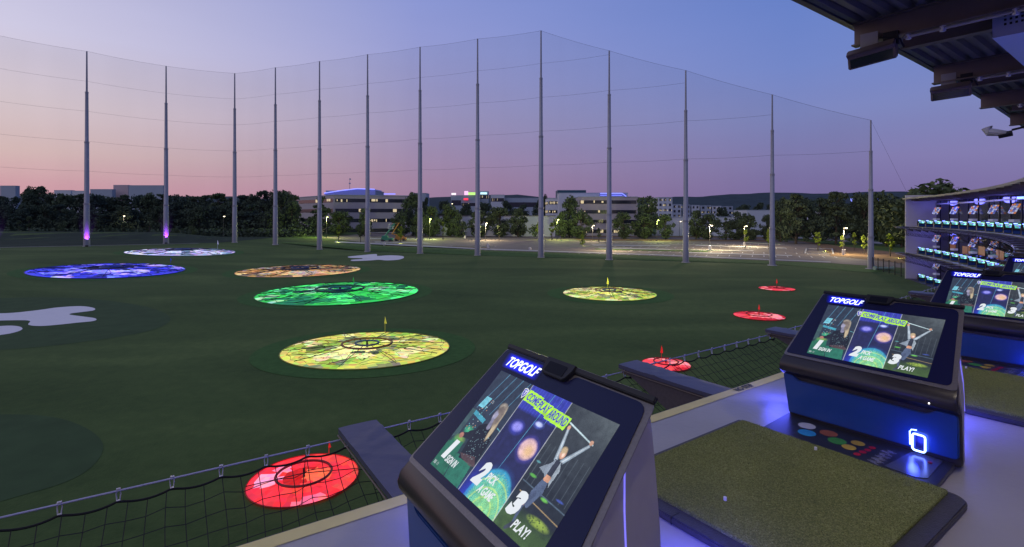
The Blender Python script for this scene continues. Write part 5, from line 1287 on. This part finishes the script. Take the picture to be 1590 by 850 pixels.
# light versions for the far part of the stand: one mesh each, several materials
def far_kiosk():
    b = MB(); cols = []
    def rec(n): 
        while len(cols) < len(b.f): cols.append(n)
    ring = lambda side: [((xl(z_) if side else xr(z_)), -n_, z_) for n_, z_ in PROF]
    b.mi = 0; b.prism(ring(1), ring(0)); rec((0,0,0,1))
    b.mi = 1; b.prism([(-.15,-.40,.37),(.98,-.40,.37),(.98,-.40,.08),(-.13,-.40,.08)], [(-.15,-.44,.37),(.98,-.44,.37),(.98,-.44,.08),(-.13,-.44,.08)]); rec((0,0,0,1))
    b.mi = 2; nx_, ny_ = 12, 6; Hd, Wd, _ = IMG.shape
    for j in range(ny_):
        for i in range(nx_):
            col = IMG[j*Hd//ny_:(j+1)*Hd//ny_, i*Wd//nx_:(i+1)*Wd//nx_].reshape(-1, 3).mean(0)*np.array((2.4,3.4,3.6))
            b.quad(sp(DW*i/nx_, DH*j/ny_, .006), sp(DW*(i+1)/nx_, DH*j/ny_, .006), sp(DW*(i+1)/nx_, DH*(j+1)/ny_, .006), sp(DW*i/nx_, DH*(j+1)/ny_, .006)); rec((*col, 1))
    b.mi = 3; b.box((.73,-.47,.07),(.83,-.445,.2)); b.box((.02,.142,.10),(.86,.154,.13)); b.quad(sp(-.03,-.10,.006), sp(.25,-.10,.006), sp(.25,-.03,.006), sp(-.03,-.03,.006)); rec((0,0,0,1))
    b.mi = 0; b.box((-.12,-.86,.01),(.96,-.42,.05)); rec((0,0,0,1))
    t = b.build('game_kiosk', [M_shell, M_blue, M_screen, M_led], None, cols=cols)
    return t
fk = far_kiosk(); fk['category'] = 'game kiosk'
def far_mat():
    b = MB(); b.mi = 0; b.box((-.31,-2.47,.002),(1.15,-.87,.05)); b.mi = 1; b.box((-.27,-2.38,.03),(1.06,-.9,.06)); o = b.build('hitting_mat', [M_rubber, M_turf]); return tag(o, 'm', 'hitting mat')
fm = far_mat()
def far_net():
    t = tag(empty('catch_net'), 'net', 'safety net')
    L = 3.37; b = MB(); b.tube([(-1.42, 0, -.165), (-1.42, L, -.165)], .012, 4); b.tube([(-1.42, 0, -.26), (-1.42, L, -.26)], .012, 4)
    b.build('steel_cable', M_cable, t)
    b = MB()
    for i in range(12): b.tube([(-1.42, L*i/12, -.26), (-.9, L*i/12, -1.0), (-.2, L*i/12, -1.5)], .008, 3, cap=False)
    for q in ((-1.2,-.6),(-.9,-1.0),(-.5,-1.3)): b.tube([(q[0], 0, q[1]), (q[0], L, q[1])], .008, 3, cap=False)
    b.build('netting', M_ropeb, t)
    return t
fn = far_net()
freeze_kids()
def place(src, s, rad, z_, label, group, first, yaw=0.0):
    o = src if first else copy_tree(src)
    o.location = arc(rad, s, z_); o.rotation_euler = (0, 0, ang(s)+yaw); o['label'] = label
    if group: o['group'] = group
    return o
used = set()
def P2(src, *a, **k):
    f_ = src.name not in used or src not in USED
    o = place(src, *a, (src not in USED), **k); USED.append(src); return o
USED = []
NEAR = 6
klab = ['big slanted touch screen kiosk nearest the camera, grey side panel showing', 'slanted touch screen kiosk with the glowing ball outlet, right of the green mat', 'third kiosk from the camera, cut by the right edge of the photo', 'fourth kiosk from the camera, mostly hidden behind the third', 'fifth kiosk along the upper deck from the camera', 'sixth kiosk along the upper deck from the camera']
mlab = ['hitting mat before the nearest kiosk, out of view below', 'big green turf hitting mat with black rubber border and two white tees', 'dark green hitting mat behind the second kiosk, before the third', 'hitting mat before the fourth kiosk', 'hitting mat before the fifth kiosk', 'hitting mat before the sixth kiosk']
for k in range(31):
    s = -4.15+3.385*k
    if s > S_END-1.2: break
    if k < NEAR:
        P2(kiosk0, s, .833, F, klab[k], 'touch screen kiosks at the hitting bays', yaw=.010)
        if k: P2(mat0, s, .833, F, mlab[k], 'hitting mats of the bays', yaw=.010)
        if k < 4:
            lamp('kiosk_glow', arc(1.45, s+.66, F+.22), 17.0, (.07,.075,1), .15); lamp('kiosk_glow', arc(.40, s-.02, F+.18), 7.5, (.08,.09,1), .12)
            a = ang(s); q = arc(.833+.775, s-.53, F+.13); lamp('outlet_glow', q, 1.3, (.03,.05,1), .03)
    else:
        P2(fk, s, .833, F, 'small bright screen kiosk on the top level, %s along the row from the camera' % ORD[k], 'far kiosks, top level', yaw=.010)
        P2(fm, s, .833, F, 'hitting mat on the top level, %s along the row from the camera' % ORD[k], 'far mats, top level', yaw=.010)
for lv in (1, 2):
    nm = ('middle', 'ground')[lv-1]
    for k in range(12, 31):
        s = -4.15+3.385*k
        if s > S_END-1.2: break
        P2(fk, s, .833, LV[lv], 'small bright screen kiosk on the %s level, %s from the far end wall' % (nm, ORD[30-k]), 'far kiosks, %s level' % nm, yaw=.010)
        if lv == 1: P2(fm, s, .833, LV[lv], 'hitting mat on the middle level, %s from the far end wall' % ORD[30-k], 'far mats, middle level', yaw=.010)
alab = ['padded arm just left of the nearest kiosk', 'long padded arm right of the nearest kiosk, red target behind its tip', 'short looking padded arm tip left of the second kiosk', 'padded arm tip behind the second kiosk top edge']
nlab = {-1: 'net bay at the lower left, the near red target seen through it', 0: 'net bay mostly hidden by the nearest kiosk', 1: 'net bay between the second and third padded arm', 2: 'net bay left of the third kiosk'}
for j in range(-1, 31):
    s = -4.35+3.37*j
    if s > S_END-1: break
    if j >= 0: P2(arm0, s, 0, F, alab[j] if j < 4 else 'dark padded arm under the top level edge, %s along from the camera' % ORD[j], 'padded arms of the top level')
    if j < 8: P2(net0, s+.165, 0, F, nlab.get(j, 'net bay along the top level past the third kiosk, %s of the nets' % ORD[j+1]), 'safety nets of the top level')
    else: P2(fn, s+.165, 0, F, 'far safety net bay under the top level edge, %s along from the camera' % ORD[j], 'safety nets of the top level')
for j in range(12, 31):
    s = -4.35+3.37*j
    if s > S_END-1: break
    P2(arm0, s, 0, LV[1], 'dark padded arm under the middle level edge, %s from the far end' % ORD[30-j], 'padded arms of the middle level')
    P2(fn, s+.165, 0, LV[1], 'far safety net bay under the middle level edge, %s from the far end' % ORD[30-j], 'safety nets of the middle level')
# edge lettering on the yellow stripe
b = MB(); s_t = -.92; a_ = ang(s_t+.14); o0 = arc(.055, s_t, F+.009)
uu = Vector((math.cos(a_), math.sin(a_), 0)); tt = Vector((-math.sin(a_), math.cos(a_), 0))
fit_text(b, 'NO STEP', 0, -.038, .29, .034, lambda x_, y_: tuple(tt*x_+uu*y_), .045, 0)
o = b.build('edge_lettering', M_black); o.location = o0; tag(o, 'black NO STEP lettering on the yellow deck edge stripe', 'lettering')

# ---------------------------------------------------------------- under the roof
def floodlight(s, rad0, z_, yaw, label, tilt):
    t = tag(empty('floodlight', arc(rad0, s, z_), ang(s)+yaw), label, 'floodlight', 'floodlights under the roof beams')
    b = MB(); L = .54; A = []
    prof_ = [(-.10,.055),(-.085,.085),(-.03,.10),(.04,.085),(.095,.03),(.11,-.06),(.07,-.13),(.02,-.15),(-.02,-.145),(-.05,-.02),(-.13,.01)]
    q = lambda x_, p: (x_, p[0], p[1]+x_*tilt)
    b.prism([q(0, p) for p in prof_], [q(L, p) for p in prof_]); b.build('housing', M_black if False else M_steel, t, bevel=.012)
    b = MB(); b.box((.14,-.015,.06),(.34,.015,.30)); b.build('hanger', M_silver, t)
    b = MB(); b.box((.40,-.03,.08),(.56,.03,.25)); b.tube([(.36,-.02,.20),(.46,-.06,.16),(.58,-.04,.13),(.62,0,.02)], .012, 6); b.build('bracket', M_black, t)
    b = MB(); b.quad(q(.03,(-.055,-.018)),q(L-.03,(-.055,-.018)),q(L-.03,(-.024,-.142)),q(.03,(-.024,-.142))); b.build('lens', M_glassd, t)
    return t
floodlight(beams[1]-.12, -.20, HR-.50, .10, 'large dark floodlight housing hung under the first roof beam tip', .10)
floodlight(beams[2]-.05, -.20, HR-.47, .10, 'smaller looking dark floodlight under the second roof beam tip', .03)
t = tag(empty('security_camera', arc(-.15, beams[4]-.3, HR-.44), ang(beams[4])), 'small pale camera on a bent arm below the fourth beam tip', 'camera')
b = MB(); b.tube([(.75,0,.13),(.45,0,.10),(.25,0,.02),(.05,0,-.02)], .03, 6); b.build('arm', M_black, t)
b = MB(); b.tube([(-.42,0,.10),(-.38,0,-.02),(-.05,0,-.10)], [.12,.11,.07], 10); b.build('camera_body', mat('camera_white', (.5,.5,.55,1), .5), t)
b = MB(); b.tube([(-.20,0,-.14),(.06,0,-.10)], .075, 8); b.build('camera_mount', M_black, t)
# ceiling heater with perforated end plate
t = tag(empty('ceiling_heater', arc(1.22, 2.53, 2.1), ang(2.53)+.02), 'blue lit ceiling heater with a perforated scalloped hood at the top right', 'heater')
def lobes(y_):
    pts = [(-.0,0)]
    for k in range(13): a = PI-k*PI*.86/12; pts.append((.19+.19*math.cos(a), .24+.13*math.sin(a)))
    for k in range(13): a = PI*.86-k*PI*.86/12; pts.append((.56+.22*math.cos(a), .26+.14*math.sin(a)))
    pts.append((.80,0)); return [(p[0], y_, p[1]) for p in pts]
M_hood = mat('hood_metal', (.40,.46,.75,1), .35, .5)
b = MB(); b.prism(lobes(0), lobes(-.012)); b.build('end_plate', M_hood, t)
b = MB()
for lo in (lobes(-.02), ):
    A = lo; Bk = [(p[0], p[1]+1.9, p[2]) for p in lo]
    n = len(b.v); b.v += A+Bk; k_ = len(A)
    for i in range(k_-1): b.f.append((n+i, n+i+1, n+k_+i+1, n+k_+i)); b.m.append(0)
b.build('hood', M_hood, t, smooth=40)
b = MB()
for ix in range(14):
    for iz in range(4):
        x_ = .10+ix*.048; z_ = .12+iz*.052
        if x_ > .30 or iz < 3: b.box((x_, -.016, z_), (x_+.022, -.0125, z_+.026))
b.build('perforations', M_black, t)
b = MB(); b.quad((.0,-.02,-.004),(.80,-.02,-.004),(.80,1.9,-.004),(0,1.9,-.004)); b.build('reflector', mat('reflector', (.5,.6,.9,1), .4, .1), t)
b = MB(); b.tube([(.4,.45,.34),(.4,.45,.5)], .02, 6); b.build('drop_rod', M_black, t)
# downlights of the bay ceilings
for k in range(-1, 5):
    s = -4.15+3.385*k+1.7
    t = tag(empty('ceiling_light', arc(2.9, s, HR-.06)), 'round ceiling downlight over the near bays, %s along' % ORD[k+1], 'light', 'downlights of the near bays')
    b = MB(); b.tube([(0,0,-.03),(0,0,.05)], .09, 14); b.build('housing', M_silver, t)
    b = MB(); b.tube([(0,0,-.045),(0,0,-.032)], .07, 14); b.build('diffuser', mat('downlight_lens', (.9,.85,.75,1), .5, emis=4, ecol=(1,.88,.72,1)), t)
    lamp('downlight', (0,0,-.12), 105, (1,.87,.70), .09, 'SPOT', t, rot=(0,0,0), spot=math.radians(110))
for k in (0, 1, 2, 3):  # unseen blue lights added to brighten the heater underside and roof
    s = -4.15+3.385*k+.3
    t = tag(empty('added_blue_light', arc(3.8, s, HR-1.9)), 'added blue wash light on the rear wall behind the %s near bay' % ORD[k], 'light', 'added blue wash lights of the near bays')
    b = MB(); b.box((-.06,-.25,0),(.06,.25,.08)); b.build('housing', M_black, t); b = MB(); b.box((-.05,-.24,-.02),(.05,.24,-.002)); b.build('lens', M_led, t)
    lamp('added_blue_wash', (-.15,0,-.1), 32, (.16,.18,1), .2, parent=t)
# far stand: hanging screens, white boxes, blue lamps, downlights
for lv in (0, 1, 2):
    zf = LV[lv]
    for i, s in enumerate(np.arange(36, S_END-2, 6.77)):
        t = tag(empty('hanging_screen', arc(2.9, s, zf+2.55), ang(s)), 'tilted hanging monitor on the %s level, %s along from the camera' % (('top', 'middle', 'ground')[lv], ORD[i]), 'monitor', 'hanging monitors, %s level' % ('top', 'middle', 'ground')[lv])
        b = MB(); b.hexa([(-.36,-.62,-.55),(-.30,-.62,-.58),(-.30,.62,-.58),(-.36,.62,-.55),(.02,-.62,.42),(.08,-.62,.40),(.08,.62,.40),(.02,.62,.42)]); b.build('case', M_black, t)
        b = MB(); cols = []
        pal_ = [c(200,205,230), c(235,150,90), c(120,130,200), c(210,215,235), c(90,100,190), c(190,200,240)]
        for r_ in range(6):
            f0, f1 = r_/6, (r_+1)/6
            for q_ in range(4):
                y0, y1 = -.58+1.16*q_/4, -.58+1.16*(q_+1)/4
                P_ = lambda f_, y_: (-.375+.38*f_, y_, -.53+.93*f_)
                b.quad(P_(f0,y0), P_(f0,y1), P_(f1,y1), P_(f1,y0)); cols.append(pal_[(5-r_+q_ % 2) % 6] if r_ < 5 or q_ < 2 else pal_[1])
        b.build('picture', mat('monitor_picture', (1,1,1,1), .5, emis=.55, attr=True), t, cols=cols)
        # second face turned back along the bays
        b = MB(); b.hexa([(-.62,-.70,-.62),(-.02,-.66,-.66),(-.02,-.64,-.66),(-.62,-.68,-.62),(-.15,-.70,.52),(.42,-.66,.50),(.42,-.64,.50),(-.15,-.68,.52)]); sc_ = b.build('side_case', M_black, t)
        b = MB(); cols = []
        for r_ in range(5):
            for q_ in range(3):
                def P_(f_, g_): return (-.60+.46*f_+.56*g_, -.715, -.60+1.08*f_-.03*g_)
                b.quad(P_(r_/5,q_/3), P_(r_/5,(q_+.93)/3), P_((r_+.9)/5,(q_+.93)/3), P_((r_+.9)/5,q_/3)); cols.append((c(235,150,80) if (r_, q_) == (4, 2) else pal_[(r_*2+q_+i) % 6]))
        b.build('side_picture', mat('monitor_picture', (1,1,1,1), .5, emis=.55, attr=True), sc_, cols=cols)
        b = MB(); b.tube([(.1,0,.3),(.1,0,1.0)], .03, 5); b.build('drop_pole', M_black, t)
        b = MB(); b.box((-.3,-.3,0),(.3,.3,.28)); o = b.build('score_box', mat('white_box', (.6,.62,.7,1), .5, emis=.15, ecol=c(200,200,240))); o.location = arc(2.9, s, zf+1.05); tag(o, 'small white box below the %s monitor on the %s level' % (ORD[i], ('top', 'middle', 'ground')[lv]), 'box', 'white boxes below the monitors')
    for i, s in enumerate(np.arange(34, S_END-1, 9)):
        top = (HR-.1) if lv == 0 else LV[lv-1]-.4
        t = tag(empty('ceiling_light', arc(1.4, s, top)), 'small ceiling light on the %s level of the far stand, %s along' % (('top', 'middle', 'ground')[lv], ORD[i]), 'light', 'ceiling lights of the far stand')
        b = MB(); b.tube([(0,0,-.10),(0,0,0)], .13, 8); b.build('lens', mat('far_downlight', (.9,.9,1,1), .5, emis=1.2, ecol=c(220,220,240)), t)
        lamp('blue_fill', (1.6,0,-.5), 110, (.16,.16,1), .5, parent=t)
for i, s in enumerate((70, 66, 60)):
    t = tag(empty('blue_spotlight', arc(3.6, s, 1.9)), ['left', 'middle', 'right'][i]+' one of three bright blue spots on the top level facade', 'light', 'bright blue spots on the facade')
    b = MB(); b.box((-.25,-.35,-.12),(.0,.35,.12)); b.build('lens', mat('spot_blue', (.2,.3,1,1), .5, emis=5, ecol=(.12,.2,1,1)), t); b = MB(); b.box((.0,-.3,-.1),(.3,.3,.1)); b.build('housing', M_black, t)

# the arm nearest the camera carries no hanging gusset
for o in list(KIDS.get(arm0.name, [])):
    if o.name.startswith('gusset'): bpy.data.objects.remove(o)
